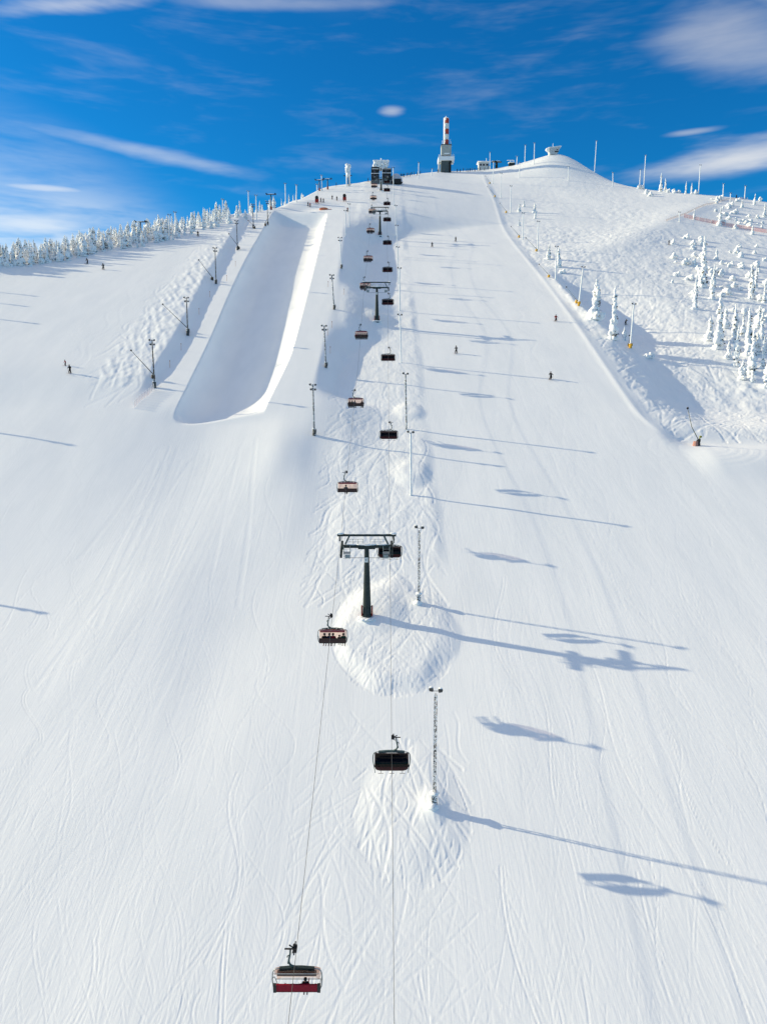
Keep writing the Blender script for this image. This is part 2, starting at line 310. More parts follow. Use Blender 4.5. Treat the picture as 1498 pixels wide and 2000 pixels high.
TREES_LEFT = [(-58.03, 354.91, 4.25), (-62.15, 301.69, 6.21), (-92.02, 283.41, 4.58), (-67.55, 340.48, 2.6), (-109.39, 255.68, 7.18), (-116.32, 238.13, 5.1), (-81.53, 301.17, 4.94), (-105.56, 253.11, 5.46), (-100.91, 246.02, 6.0), (-42.59, 366.3, 4.79), (-122.63, 249.28, 6.92), (-75.53, 299.54, 5.24), (-78.75, 314.63, 4.11), (-127.1, 248.39, 7.5), (-91.44, 272.27, 6.79), (-120.73, 238.17, 4.92), (-84.63, 274.14, 5.04), (-73.72, 329.05, 4.61), (-72.21, 300.9, 6.5), (-84.72, 271.8, 4.98), (-104.18, 246.18, 5.5), (-109.59, 263.12, 4.72), (-40.5, 373.84, 4.32), (-96.21, 283.12, 7.16), (-87.49, 277.57, 6.79), (-55.76, 338.95, 4.75), (-70.9, 318.61, 6.86), (-56.07, 332.82, 3.01), (-72.28, 326.51, 6.66), (-115.27, 260.6, 5.33), (-100.44, 271.88, 4.51), (-127.31, 250.53, 5.25), (-106.53, 259.05, 6.63), (-99.23, 263.26, 4.96), (-84.68, 305.74, 4.93), (-88.76, 260.31, 5.19), (-76.41, 276.25, 6.62), (-49.92, 342.76, 5.41), (-104.95, 268.18, 6.93), (-111.87, 257.28, 6.55), (-61.35, 314.38, 4.81), (-93.72, 266.93, 6.79), (-75.04, 303.41, 4.22), (-78.47, 300.31, 4.21), (-52.04, 353.25, 2.79), (-47.3, 349.55, 3.46), (-70.6, 314.72, 5.49), (-78.28, 291.25, 4.66), (-121.46, 232.73, 6.78), (-66.96, 318.77, 6.11), (-106.3, 247.78, 5.58), (-92.67, 263.53, 6.97), (-106.76, 249.77, 5.65), (-89.05, 289.6, 5.47), (-56.85, 325.65, 3.27), (-64.31, 333.74, 2.99), (-120.49, 242.5, 6.88), (-60.29, 341.65, 4.29), (-123.65, 240.45, 4.9), (-90.42, 278.63, 4.93), (-115.67, 257.44, 4.31), (-61.67, 346.79, 5.44), (-104.14, 260.39, 6.3), (-74.19, 290.45, 6.52), (-94.67, 275.86, 6.82), (-131.99, 246.45, 6.58), (-93.92, 273.49, 5.86), (-120.17, 245.99, 4.33), (-93.08, 279.29, 5.8), (-86.6, 302.56, 6.63), (-124.43, 251.09, 6.44), (-117.02, 234.97, 6.14), (-71.09, 321.99, 4.77), (-66.7, 315.98, 3.97), (-119.64, 235.74, 5.99), (-72.86, 306.51, 5.04), (-78.1, 283.5, 5.18), (-66.68, 311.41, 4.21), (-117.79, 232.8, 4.95), (-96.98, 257.43, 4.95), (-94.07, 256.25, 4.28), (-72.41, 281.73, 4.97), (-102.91, 242.51, 7.68), (-95.58, 259.13, 6.44), (-107.45, 242.18, 4.39), (-69.84, 298.4, 6.28), (-96.46, 286.6, 5.28), (-115.68, 241.02, 7.13), (-77.57, 317.33, 4.28), (-112.05, 263.26, 4.61), (-103.53, 252.66, 6.65), (-68.54, 326.8, 6.44), (-87.87, 298.72, 5.51), (-101.24, 250.95, 7.01), (-95.0, 263.06, 4.81), (-96.32, 279.95, 6.64), (-53.32, 357.97, 3.84), (-44.58, 355.02, 4.22), (-78.11, 280.23, 3.77), (-84.63, 261.23, 5.03), (-43.26, 360.44, 4.2), (-89.67, 262.72, 4.84), (-78.87, 306.76, 6.56), (-98.34, 251.0, 7.21), (-100.48, 268.44, 6.38), (-118.56, 241.72, 7.78), (-108.43, 251.82, 4.5), (-47.41, 362.94, 5.2), (-47.36, 358.38, 3.74), (-45.46, 370.82, 5.44), (-101.95, 281.3, 7.51), (-112.17, 266.16, 4.86), (-111.98, 251.77, 6.5), (-113.53, 247.68, 5.44), (-112.57, 238.07, 5.28), (-72.73, 332.6, 6.93), (-96.68, 270.27, 6.15), (-106.26, 269.84, 5.23), (-119.36, 253.93, 5.88), (-99.59, 256.75, 4.38), (-110.49, 243.91, 7.09), (-92.27, 288.18, 6.19), (-82.9, 281.62, 6.07), (-121.88, 235.45, 6.66), (-101.85, 255.01, 5.84), (-61.69, 322.83, 5.47), (-123.02, 238.48, 6.08), (-101.5, 275.69, 7.18), (-91.68, 291.85, 7.66), (-104.13, 271.41, 5.34), (-113.95, 264.83, 7.6), (-109.99, 249.15, 5.22), (-124.71, 236.24, 7.73), (-119.66, 233.62, 6.09), (-114.2, 250.88, 4.37), (-116.82, 262.22, 4.72), (-40.32, 379.52, 4.47), (-66.42, 300.02, 4.24), (-129.92, 252.17, 6.12), (-103.53, 278.74, 5.21), (-124.72, 233.65, 4.66), (-106.73, 273.12, 5.95), (-72.42, 295.0, 3.67), (-107.54, 264.35, 7.01), (-89.38, 273.89, 6.12), (-131.6, 248.95, 7.06), (-127.32, 242.92, 5.79), (-123.66, 246.06, 5.36), (-92.5, 268.6, 5.35), (-97.65, 266.33, 6.11), (-81.35, 267.86, 5.73), (-56.78, 349.69, 2.59), (-118.52, 247.7, 7.38), (-99.71, 278.76, 6.76), (-105.1, 263.25, 7.35), (-84.75, 266.41, 4.99), (-68.79, 331.87, 6.45), (-74.63, 280.3, 6.59), (-104.59, 256.95, 7.41), (-112.62, 240.61, 7.16), (-127.03, 254.6, 6.69), (-127.88, 240.29, 6.91), (-100.86, 265.28, 7.38), (-127.58, 245.39, 4.3), (-117.12, 246.24, 7.29), (-89.29, 266.99, 7.74), (-90.03, 281.36, 5.48), (-120.13, 256.5, 4.98), (-102.86, 248.79, 4.87), (-58.38, 317.4, 3.68), (-116.05, 254.4, 4.98), (-121.51, 251.79, 5.62), (-80.28, 287.15, 3.79), (-114.15, 262.84, 6.67), (-117.95, 256.61, 7.75), (-89.26, 293.72, 5.81), (-87.94, 268.62, 7.41), (-52.64, 348.94, 5.56), (-112.23, 235.77, 6.64), (-69.04, 304.11, 5.23), (-70.14, 292.43, 4.94), (-85.56, 263.57, 4.4), (-92.63, 260.53, 4.56), (-89.44, 296.37, 7.33), (-110.26, 268.56, 4.62), (-99.43, 253.93, 7.67), (-92.72, 281.42, 5.74), (-105.11, 241.28, 6.2), (-80.62, 309.98, 4.07), (-82.03, 275.67, 6.72), (-72.92, 286.44, 3.71), (-76.21, 287.56, 4.36), (-107.54, 245.59, 5.7), (-85.92, 283.07, 6.35), (-83.03, 293.74, 6.1), (-84.99, 288.39, 5.78), (-125.08, 256.59, 4.81), (-105.67, 276.4, 4.64), (-95.68, 254.18, 6.75), (-129.96, 245.18, 5.3), (-80.53, 269.73, 7.67), (-71.62, 310.47, 4.93), (-96.46, 273.61, 4.3), (-111.01, 260.33, 5.13), (-108.28, 239.61, 5.06), (-67.32, 308.14, 6.07), (-69.83, 289.66, 6.21), (-92.83, 270.76, 4.92), (-103.06, 265.32, 6.77), (-71.4, 335.64, 4.07), (-98.6, 283.07, 5.11), (-123.05, 257.22, 7.46), (-125.74, 240.54, 4.4), (-119.62, 258.54, 5.32), (-107.56, 260.79, 6.34), (-99.09, 275.38, 5.94), (-62.48, 351.88, 4.57), (-76.73, 272.02, 4.32), (-64.56, 309.65, 3.85), (-83.75, 279.76, 7.65), (-126.81, 238.34, 6.36), (-94.58, 269.79, 6.76), (-109.86, 245.91, 6.45), (-55.47, 343.43, 3.5), (-129.18, 247.4, 5.02), (-114.41, 245.01, 5.75), (-75.9, 319.72, 6.12), (-106.55, 256.32, 6.89), (-117.43, 259.19, 4.2), (-95.62, 289.03, 7.38), (-98.04, 272.34, 6.91), (-90.63, 265.08, 7.55), (-66.36, 295.61, 6.39), (-80.68, 280.1, 7.13), (-59.2, 336.01, 4.41), (-40.43, 387.19, 2.41), (-87.46, 274.99, 4.29), (-126.25, 252.53, 6.33), (-110.11, 238.66, 5.13), (-88.56, 283.28, 4.76), (-118.64, 251.41, 7.67), (-90.56, 286.84, 6.66), (-82.69, 298.49, 6.59), (-123.11, 230.84, 7.66), (-98.64, 258.84, 4.84), (-124.77, 244.27, 6.45), (-91.13, 275.07, 5.63), (-98.76, 285.85, 7.28), (-86.56, 270.78, 4.91), (-108.68, 266.32, 5.19), (-82.99, 303.54, 5.14), (-113.75, 253.82, 6.72), (-101.06, 259.39, 7.65), (-87.64, 286.74, 6.55), (-96.61, 277.0, 4.55), (-82.52, 283.69, 5.25), (-108.68, 258.71, 5.65), (-70.15, 307.63, 4.13), (-90.21, 256.25, 4.51), (-83.33, 310.68, 4.3), (-102.53, 269.95, 7.12), (-67.17, 292.21, 3.81), (-84.69, 285.31, 5.46), (-81.4, 278.09, 4.46), (-85.75, 259.56, 4.88), (-79.59, 271.54, 5.59), (-105.43, 243.75, 5.17), (-73.9, 313.26, 4.42), (-99.52, 247.76, 7.38), (-110.54, 241.71, 5.29), (-97.88, 268.42, 7.03), (-86.43, 291.79, 6.69), (-88.06, 280.95, 6.37), (-89.9, 269.86, 6.92), (-82.14, 272.09, 4.99), (-123.29, 253.43, 7.43), (-75.48, 306.38, 4.48), (-121.74, 244.22, 6.76), (-43.64, 376.78, 3.11), (-86.45, 294.49, 5.89), (-115.03, 235.51, 7.63), (-115.7, 248.53, 4.41), (-86.47, 279.69, 4.46), (-65.9, 303.63, 6.94), (-89.75, 258.51, 6.25)]

# ------------------------------------------------------------------ materials
MATS = {}
def mat(name, col, rough=0.6, metal=0.0, var=0.12, scale=6.0, bump=0.0, spec=0.4, col2=None, p=(0.35, 0.65)):
    """plain procedural surface: two tones mixed by noise, a little bump"""
    if name in MATS: return MATS[name]
    m = bpy.data.materials.new(name); m.use_nodes = True
    t = NT(m.node_tree); b = m.node_tree.nodes['Principled BSDF']
    tcn = t.new('ShaderNodeTexCoord')
    nz = t.noise(tcn.outputs['Object'], scale, 4, 0.6)
    c2 = col2 if col2 else tuple(c*(1-var*2) for c in col)
    c1 = col if col2 else tuple(min(1, c*(1+var)) for c in col)
    f = t.ramp(nz, p[0], p[1])
    t.link(t.mixc(f, (*c1, 1), (*c2, 1)), b.inputs['Base Color'])
    b.inputs['Roughness'].default_value = rough
    b.inputs['Metallic'].default_value = metal
    b.inputs['Specular IOR Level'].default_value = spec
    if bump:
        bn = t.new('ShaderNodeBump'); bn.inputs['Strength'].default_value = bump; bn.inputs['Distance'].default_value = 0.05
        t.link(t.noise(tcn.outputs['Object'], scale*4, 3), bn.inputs['Height']); t.link(bn.outputs[0], b.inputs['Normal'])
    MATS[name] = m
    return m

def snow_ground():
    m = bpy.data.materials.new('snow_ground'); m.use_nodes = True
    t = NT(m.node_tree); b = m.node_tree.nodes['Principled BSDF']
    tcn = t.new('ShaderNodeTexCoord'); ob = tcn.outputs['Object']
    nz = t.noise(t.mapping(ob, sc=(0.35, 0.08, 0.08)), 1.0, 2, 0.6)
    t.link(t.mixc(t.ramp(nz, 0.3, 0.7), (0.905, 0.92, 0.935, 1), (0.865, 0.885, 0.905, 1)), b.inputs['Base Color'])
    b.inputs['Roughness'].default_value = 0.55
    b.inputs['Specular IOR Level'].default_value = 0.25
    # corduroy and ski scratches run down the fall line, grains everywhere
    s1 = t.noise(t.mapping(ob, sc=(5.5, 0.16, 0.16)), 1.0, 3, 0.65, 0.5)
    s2 = t.noise(t.mapping(ob, rot=(0, 0, R(17)), sc=(3.6, 0.20, 0.2)), 1.0, 2, 0.6, 0.4)
    s3 = t.noise(t.mapping(ob, rot=(0, 0, R(-15)), sc=(3.9, 0.22, 0.2)), 1.0, 2, 0.6, 0.4)
    g1 = t.noise(ob, 2.2, 4, 0.65)
    h = t.m('ADD', t.m('MULTIPLY', s1, 0.075), t.m('ADD', t.m('MULTIPLY', s2, 0.04), t.m('MULTIPLY', s3, 0.04)))
    h = t.m('ADD', h, t.m('MULTIPLY', g1, 0.035))
    bn = t.new('ShaderNodeBump'); bn.inputs['Strength'].default_value = 0.19; bn.inputs['Distance'].default_value = 1.0
    t.link(h, bn.inputs['Height']); t.link(bn.outputs[0], b.inputs['Normal'])
    return m

# ------------------------------------------------------------------ the snow-covered hill, one sheet to the horizon
rng = np.random.default_rng(11)
core = np.linspace(-0.70, 0.70, 1001)
og = 0.70*np.array([1.012, 1.03, 1.06, 1.1, 1.16, 1.25, 1.4, 1.6, 1.9, 2.4, 3.2, 4.5, 7, 11])
S = np.concatenate([-og[::-1], core, og])
yn = [38.0]
while yn[-1] < 505: yn.append(yn[-1]*1.00262)
near = np.array(yn)
yb = np.array([-3000, -1500, -800, -400, -250, -150, -90, -50, -25, -5, 10, 20, 27, 32, 36])
yf = 505*np.array([1.01, 1.025, 1.05, 1.09, 1.15, 1.25, 1.4, 1.7, 2.2, 3, 4.5, 7, 11])
Y = np.concatenate([yb, near, yf])
Wd = np.maximum(Y, 38.0)
NXg, NYg = len(S), len(Y)
X2 = S[None, :] * Wd[:, None]
Y2 = np.repeat(Y[:, None], NXg, 1)
Z2 = terrain(X2, Y2)
j0 = len(yb)

# ---- ski tracks, pressed into the sheet
TX, TY, TD, TW = [], [], [], []
def add_track(xs, ys, depth, width):
    TX.append(xs); TY.append(ys); TD.append(np.full(len(xs), depth)); TW.append(np.full(len(xs), width))
def path_pts(x0, y0, length, amp, wl, drift, ph, step):
    n = max(8, int(length/step)); s = np.linspace(0, length, n)
    ys = y0 - s
    xs = x0 + amp*np.sin(2*np.pi*s/wl + ph) + drift*s + 0.25*amp*np.sin(2*np.pi*s/(wl*2.7) + ph*1.7)
    return xs, ys
U = rng.uniform
def step_at(y): return max(0.10, 0.0024*y)
# groomed runs, right then left: gentle slalom marks
for k in range(1500):
    right = k % 5 < 3
    y0 = 44 + 300*U()**1.6
    if right:
        x0 = U(9.5, min(54, 0.66*y0+14)); amp = U(0.3, 1.8); wl = U(16, 34); dr = U(-0.05, 0.10)
    else:
        x0 = U(-0.66*y0-10, -9.0); amp = U(0.6, 3.6); wl = U(14, 34); dr = U(-0.14, 0.14)
        if -56 < x0 < -14 and y0 > 138: continue
        if y0 > 150 and x0 > -66: continue
    ln = U(10, 55)*(0.6 + y0/160)
    xs, ys = path_pts(x0, y0, ln, amp, wl, dr, U(0, 6.28), step_at(y0*0.8))
    dp = U(0.006, 0.016)*(2.1 if U() < 0.13 else 0.85)
    keep = (ys > 36)
    if not right: keep &= ~((xs > -56) & (xs < -13) & (ys > 138))
    else: keep &= xs > strip_right(np.maximum(ys, 40)) + 0.3
    xs, ys = xs[keep], ys[keep]
    if len(xs) < 8: continue
    add_track(xs, ys, dp, U(0.09, 0.16))
    if U() < 0.5: add_track(xs + U(0.3, 0.5), ys, dp*0.8, 0.11)
# the line each skier has just carved
for (px_, py_, pose_, c_) in PEOPLE:
    if pose_ in ('ski', 'turn', 'child', 'board'):
        s_ = np.arange(0, 55, step_at(py_)*0.7); am = U(1.2, 2.4); wl = U(16, 24)
        xs = px_ + am*np.sin(2*np.pi*s_/wl); ys = py_ + s_
        for o_ in (-0.2, 0.2): add_track(xs + o_, ys, 0.035, 0.16)
# long traverses
for k in range(40):
    y0 = U(48, 125); x0 = U(-60, 40)
    xs, ys = path_pts(x0, y0, U(10, 30), U(0.2, 1.0), U(20, 40), U(-1.6, 1.6), U(0, 6), 0.08)
    keep = (np.abs(xs) < 0.69*ys) & (ys > 36)
    if keep.sum() > 8: add_track(xs[keep], ys[keep], U(0.008, 0.016), 0.12)
# churned snow under the lift
def churn(n, xa, xb, ya, yb_, dlo, dhi, wlo, whi, dmax, test=None, up=1.0, wig=1.0):
    for k in range(n):
        y0 = U(ya, yb_); x0 = U(xa, xb)
        xs, ys = path_pts(x0, y0, U(4, 16)*up, U(0.1, 1.4)*wig, U(7, 22), U(-dmax, dmax), U(0, 6), step_at(y0)*0.8)
        keep = (ys > ya - 8) & (xs > xa - 2) & (xs < xb + 1.0)
        if test is not None: keep &= test(xs, ys)
        if keep.sum() > 6: add_track(xs[keep], ys[keep], U(dlo, dhi), U(wlo, whi))
churn(170, -6.5, 8.2, 76, 99, 0.016, 0.060, 0.10, 0.26, 0.9, lambda a, b: ((a-1.4)/8.0)**2 + ((b-87.5)/12)**2 < 1.0)
churn(100, -6.5, 7.5, 46, 74, 0.007, 0.024, 0.10, 0.22, 1.2, wig=0.5)
churn(50, -2.5, 7.8, 53, 70, 0.016, 0.05, 0.12, 0.28, 0.7, lambda a, b: ((a-2.6)/5.6)**2 + ((b-62)/8.6)**2 < 1.05)
churn(70, -5, 9.5, 40, 56, 0.006, 0.015, 0.09, 0.16, 1.3, wig=0.3, up=1.3)
churn(800, -9.5, 8.0, 100, 330, 0.02, 0.07, 0.16, 0.34, 1.0, up=1.4)
# tracked powder right of the run
churn(1100, 57, 135, 148, 330, 0.05, 0.15, 0.28, 0.55, 1.3, lambda a, b: (a > berm_x(b) + 2.5) & (a < 0.66*b), up=1.7)
churn(140, 57, 100, 150, 185, 0.03, 0.08, 0.3, 0.5, 1.6, lambda a, b: (a > berm_x(b) + 2.5), up=1.6)
# bumps left of the pipe
churn(120, -65, -53, 156, 300, 0.03, 0.08, 0.3, 0.55, 0.5, up=1.2)
# tracked-vehicle passes round the snow gun and below the pipe
for rad_ in (3.2, 4.4, 5.6, 7.0):
    a = np.linspace(0, 6.28, 260)
    add_track(61 + rad_*1.5*np.cos(a), 135.5 + rad_*np.sin(a), 0.02, 0.5)
for k in range(26):
    x0 = U(-43, -24); ln = U(30, 70)
    xs, ys = path_pts(x0, U(128, 139), ln, U(0.1, 0.5), 40, U(-0.10, 0.12), U(0, 6), 0.25)
    add_track(xs, ys, U(0.006, 0.022), U(0.25, 0.6))
for k in range(14):                                              # seams between grooming passes
    x0 = 11 + 3.9*k + U(-0.6, 0.6)
    ys = np.arange(430, 38, -0.2)
    xs = x0 + 0.6*np.sin(ys/60 + k) + np.clip(150-ys, 0, 120)*0.0035*k
    keep = (xs < berm_x(ys) - 1)
    add_track(xs[keep], ys[keep], 0.006, 0.35)
for k in range(7):
    x0 = -11.5 - 3.6*k
    ys = np.arange(122, 38, -0.15)
    add_track(x0 + 0.5*np.sin(ys/35+k) - (122-ys)*0.01*(k-3), ys, 0.007, 0.3)
TX = np.concatenate(TX); TY = np.concatenate(TY); TD = np.concatenate(TD); TW = np.concatenate(TW)
ok = (TY > 38.3) & (TY < 480) & (np.abs(TX) < 0.69*TY)
TX, TY, TD, TW = TX[ok], TY[ok], TD[ok], TW[ok]
lnr = math.log(1.00262)
jf = np.log(TY/38.0)/lnr + j0
dx_ = TY*0.0014
we = np.maximum(TW*0.85, 1.05*dx_)
de = 0.8*TD*np.sqrt(TW/we)
ji = np.rint(jf).astype(int)
i0 = len(og)
ii = np.rint((TX/TY + 0.70)/0.0014).astype(int) + i0
cut = np.zeros_like(Z2); rim = np.zeros_like(Z2)
for dj in (-2, -1, 0, 1, 2):
    jj = np.clip(ji+dj, 0, NYg-1); yy = Y[jj]
    for di in range(-5, 6):
        kk = np.clip(ii+di, 0, NXg-1)
        xx = S[kk]*Wd[jj]
        q = np.hypot(xx-TX, yy-TY)/we
        v = np.where(q < 1, -de*(1-q*q)**1.0, 0.0)
        np.minimum.at(cut, (jj, kk), v)
        rv = np.where((q < 1.9), de*0.45*np.clip(1-np.abs(q-1.25)/0.65, 0, 1), 0.0)
        np.maximum.at(rim, (jj, kk), rv)
Z2 = Z2 + cut + np.where(cut < -1e-4, 0, rim)

vs = np.stack([X2, Y2, Z2], -1).reshape(-1, 3).astype(np.float32)
idx = np.arange(NXg*NYg).reshape(NYg, NXg)
quads = np.stack([idx[:-1, :-1], idx[:-1, 1:], idx[1:, 1:], idx[1:, :-1]], -1).reshape(-1, 4).astype(np.int32)
me = bpy.data.meshes.new('snow_ground')
me.vertices.add(len(vs)); me.vertices.foreach_set('co', vs.ravel())
me.loops.add(quads.size); me.loops.foreach_set('vertex_index', quads.ravel())
me.polygons.add(len(quads))
me.polygons.foreach_set('loop_start', np.arange(0, quads.size, 4, dtype=np.int32))
try: me.polygons.foreach_set('loop_total', np.full(len(quads), 4, dtype=np.int32))
except Exception: pass
me.polygons.foreach_set('use_smooth', np.ones(len(quads), dtype=bool))
me.update()
me.materials.append(snow_ground())
ground = bpy.data.objects.new('snow_ground', me)
scene.collection.objects.link(ground)
ground['kind'] = 'structure'
def gz(x, y): return float(terrain(np.array([x]), np.array([y]))[0])

# ------------------------------------------------------------------ mesh building helpers
COL = scene.collection
class MB:
    def __init__(s): s.v = []; s.f = []; s.mi = []
    def add(s, vs, fs, mi=0):
        o = len(s.v); s.v += [tuple(p) for p in vs]; s.f += [tuple(o+i for i in f) for f in fs]; s.mi += [mi]*len(fs)
        return s
    def box(s, c, d, rot=None, mi=0, taper=1.0):
        x, y, z = (k/2 for k in d)
        vs = [Vector((sx*x*(taper if sz > 0 else 1), sy*y*(taper if sz > 0 else 1), sz*z)) for sz in (-1, 1) for sy in (-1, 1) for sx in (-1, 1)]
        if rot is not None:
            m = Euler(rot).to_matrix(); vs = [m @ p for p in vs]
        vs = [p + Vector(c) for p in vs]
        return s.add(vs, [(0,2,3,1),(4,5,7,6),(0,1,5,4),(2,6,7,3),(0,4,6,2),(1,3,7,5)], mi)
    def tube(s, pts, rad, n=6, mi=0, cap=True):
        pts = [Vector(p) for p in pts]
        if not hasattr(rad, '__len__'): rad = [rad]*len(pts)
        vs = []; prev = None
        for i, p in enumerate(pts):
            t = (pts[min(i+1, len(pts)-1)] - pts[max(i-1, 0)]).normalized()
            ref = Vector((0, 0, 1)) if abs(t.z) < 0.9 else Vector((1, 0, 0))
            a = t.cross(ref).normalized() if prev is None else (prev - t*prev.dot(t)).normalized()
            prev = a; b = t.cross(a)
            for k in range(n):
                an = 2*math.pi*(k+0.5)/n
                vs.append(p + (a*math.cos(an) + b*math.sin(an))*rad[i])
        fs = []
        for i in range(len(pts)-1):
            for k in range(n):
                k2 = (k+1) % n
                fs.append((i*n+k, i*n+k2, (i+1)*n+k2, (i+1)*n+k))
        if cap:
            fs.append(tuple(range(n-1, -1, -1))); o = (len(pts)-1)*n; fs.append(tuple(o+k for k in range(n)))
        return s.add(vs, fs, mi)
    def lump(s, c, r, seed=0, jit=0.18, mi=0, lev=1, rot=None):
        vs, fs = ico(lev)
        rd = random.Random(seed); out = []
        m = Euler(rot).to_matrix() if rot else None
        for p in vs:
            k = 1 + rd.uniform(-jit, jit)
            q = Vector((p[0]*r[0]*k, p[1]*r[1]*k, p[2]*r[2]*k))
            if m: q = m @ q
            out.append(q + Vector(c))
        return s.add(out, fs, mi)
    def mesh(s, name, mats, smooth=False):
        me = bpy.data.meshes.new(name)
        me.from_pydata(s.v, [], s.f)
        if not isinstance(mats, (list, tuple)): mats = [mats]
        for m in mats: me.materials.append(m)
        if len(mats) > 1: me.polygons.foreach_set('material_index', s.mi)
        if smooth: me.polygons.foreach_set('use_smooth', [True]*len(s.f))
        me.update()
        return me
    def build(s, name, mats, parent=None, smooth=False):
        o = bpy.data.objects.new(name, s.mesh(name, mats, smooth)); COL.objects.link(o)
        o.parent = parent
        return o
_ICO = {}
def ico(lev):
    if lev in _ICO: return _ICO[lev]
    t = (1+5**0.5)/2
    v = [Vector(p).normalized() for p in [(-1,t,0),(1,t,0),(-1,-t,0),(1,-t,0),(0,-1,t),(0,1,t),(0,-1,-t),(0,1,-t),(t,0,-1),(t,0,1),(-t,0,-1),(-t,0,1)]]
    f = [(0,11,5),(0,5,1),(0,1,7),(0,7,10),(0,10,11),(1,5,9),(5,11,4),(11,10,2),(10,7,6),(7,1,8),(3,9,4),(3,4,2),(3,2,6),(3,6,8),(3,8,9),(4,9,5),(2,4,11),(6,2,10),(8,6,7),(9,8,1)]
    for _ in range(lev):
        cache = {}; nf = []
        def mid(a, b):
            k = (min(a, b), max(a, b))
            if k not in cache: v.append(((v[a]+v[b])/2).normalized()); cache[k] = len(v)-1
            return cache[k]
        for a, b, c in f:
            x, y, z = mid(a, b), mid(b, c), mid(c, a)
            nf += [(a,x,z),(b,y,x),(c,z,y),(x,y,z)]
        f = nf
    _ICO[lev] = (v, f)
    return _ICO[lev]

def tag(o, label, cat, group=None, kind=None):
    o['label'] = label; o['category'] = cat
    if group: o['group'] = group
    if kind: o['kind'] = kind
    return o
def empty(name, loc=(0, 0, 0), rz=0.0, label=None, cat=None, group=None):
    o = bpy.data.objects.new(name, None); COL.objects.link(o)
    o.empty_display_size = 0.2
    o.location = loc; o.rotation_euler = (0, 0, rz)
    if label: tag(o, label, cat, group)
    return o
def copy_tree(src, parent=None):
    c = src.copy(); COL.objects.link(c); c.parent = parent
    for ch in list(src.children): copy_tree(ch, c)
    return c
def put(proto, used, loc, rz=0.0, label=None, group=None, scale=None, rot=None):
    """the first call moves the prototype itself, later calls copy it with its parts"""
    o = proto if not used.get(proto.name) else copy_tree(proto)
    used[proto.name] = True
    o.location = loc; o.rotation_euler = rot if rot else (0, 0, rz)
    if scale is not None: o.scale = scale if hasattr(scale, '__len__') else (scale,)*3
    if label: o['label'] = label
    if group: o['group'] = group
    return o
USED = {}

M_SNOW = mat('packed_snow', (0.90, 0.915, 0.93), 0.6, var=0.03, scale=2.5, bump=0.15, spec=0.25)
M_RIME = mat('rime_ice', (0.93, 0.94, 0.95), 0.65, var=0.03, scale=5.0, bump=0.3, spec=0.25)
M_STEEL = mat('galvanised_steel', (0.35, 0.38, 0.39), 0.45, 0.6, var=0.1)
M_DARK = mat('dark_green_paint', (0.018, 0.032, 0.032), 0.5, var=0.2, spec=0.3)
M_TEAL = mat('green_grey_paint', (0.045, 0.085, 0.088), 0.5, var=0.15)
M_BLACK = mat('black_rubber', (0.012, 0.012, 0.014), 0.6, var=0.2)
M_CHARC = mat('charcoal_vinyl', (0.02, 0.021, 0.023), 0.55, var=0.2)
M_RED = mat('wine_red_vinyl', (0.27, 0.004, 0.022), 0.6, var=0.1, spec=0.15)
M_SKIRT = mat('dark_red_shell', (0.035, 0.003, 0.006), 0.5, var=0.2, spec=0.15)
M_REDPAD = mat('red_padding', (0.30, 0.05, 0.035), 0.7, var=0.2)
M_YEL = mat('yellow_padding', (0.72, 0.40, 0.035), 0.6, var=0.15)
M_WOOD = mat('weathered_wood', (0.10, 0.075, 0.05), 0.8, var=0.3, scale=3)
M_LAMP = mat('lamp_housing', (0.05, 0.055, 0.06), 0.5, var=0.2)
M_PLATE = mat('white_plate', (0.75, 0.77, 0.76), 0.5, var=0.03)
M_MOTTLE = mat('rimed_lattice', (0.02, 0.02, 0.022), 0.6, col2=(0.85, 0.87, 0.89), scale=5.5, p=(0.46, 0.56))
M_MOTTLE2 = mat('lightly_rimed_wood', (0.06, 0.05, 0.04), 0.7, col2=(0.7, 0.72, 0.73), scale=3.0, p=(0.52, 0.66))
M_WHITEPOLE = mat('rimed_pole', (0.84, 0.86, 0.88), 0.6, var=0.05, scale=3)
M_NEEDLE = mat('spruce_needles', (0.030, 0.045, 0.026), 0.8, var=0.3, scale=4)
M_BARK = mat('spruce_bark', (0.07, 0.05, 0.038), 0.9, var=0.3, scale=8)
M_CABLE = mat('steel_cable', (0.07, 0.075, 0.08), 0.5, 0.3, var=0.1)

def bubble_mat(name, tint, diff, mix, gloss):
    m = bpy.data.materials.new(name); m.use_nodes = True
    t = NT(m.node_tree)
    for n in list(m.node_tree.nodes):
        if n.type != 'OUTPUT_MATERIAL': m.node_tree.nodes.remove(n)
    out = [n for n in m.node_tree.nodes if n.type == 'OUTPUT_MATERIAL'][0]
    tr = t.new('ShaderNodeBsdfTransparent'); tr.inputs[0].default_value = (*tint, 1)
    df = t.new('ShaderNodeBsdfTranslucent'); 
    tcn = t.new('ShaderNodeTexCoord')
    t.link(t.mixc(t.noise(tcn.outputs['Object'], 2.0, 3), (*diff, 1), tuple(c*0.8 for c in diff) + (1,)), df.inputs[0])
    gl = t.new('ShaderNodeBsdfGlossy'); gl.inputs['Roughness'].default_value = 0.08
    mx = t.new('ShaderNodeMixShader'); mx.inputs[0].default_value = mix
    t.link(tr.outputs[0], mx.inputs[1]); t.link(df.outputs[0], mx.inputs[2])
    m2 = t.new('ShaderNodeMixShader'); m2.inputs[0].default_value = gloss
    t.link(mx.outputs[0], m2.inputs[1]); t.link(gl.outputs[0], m2.inputs[2])
    t.link(m2.outputs[0], out.inputs['Surface'])
    return m
M_BUBCLEAR = bubble_mat('clear_bubble', (0.84, 0.69, 0.62), (0.75, 0.55, 0.47), 0.3, 0.05)
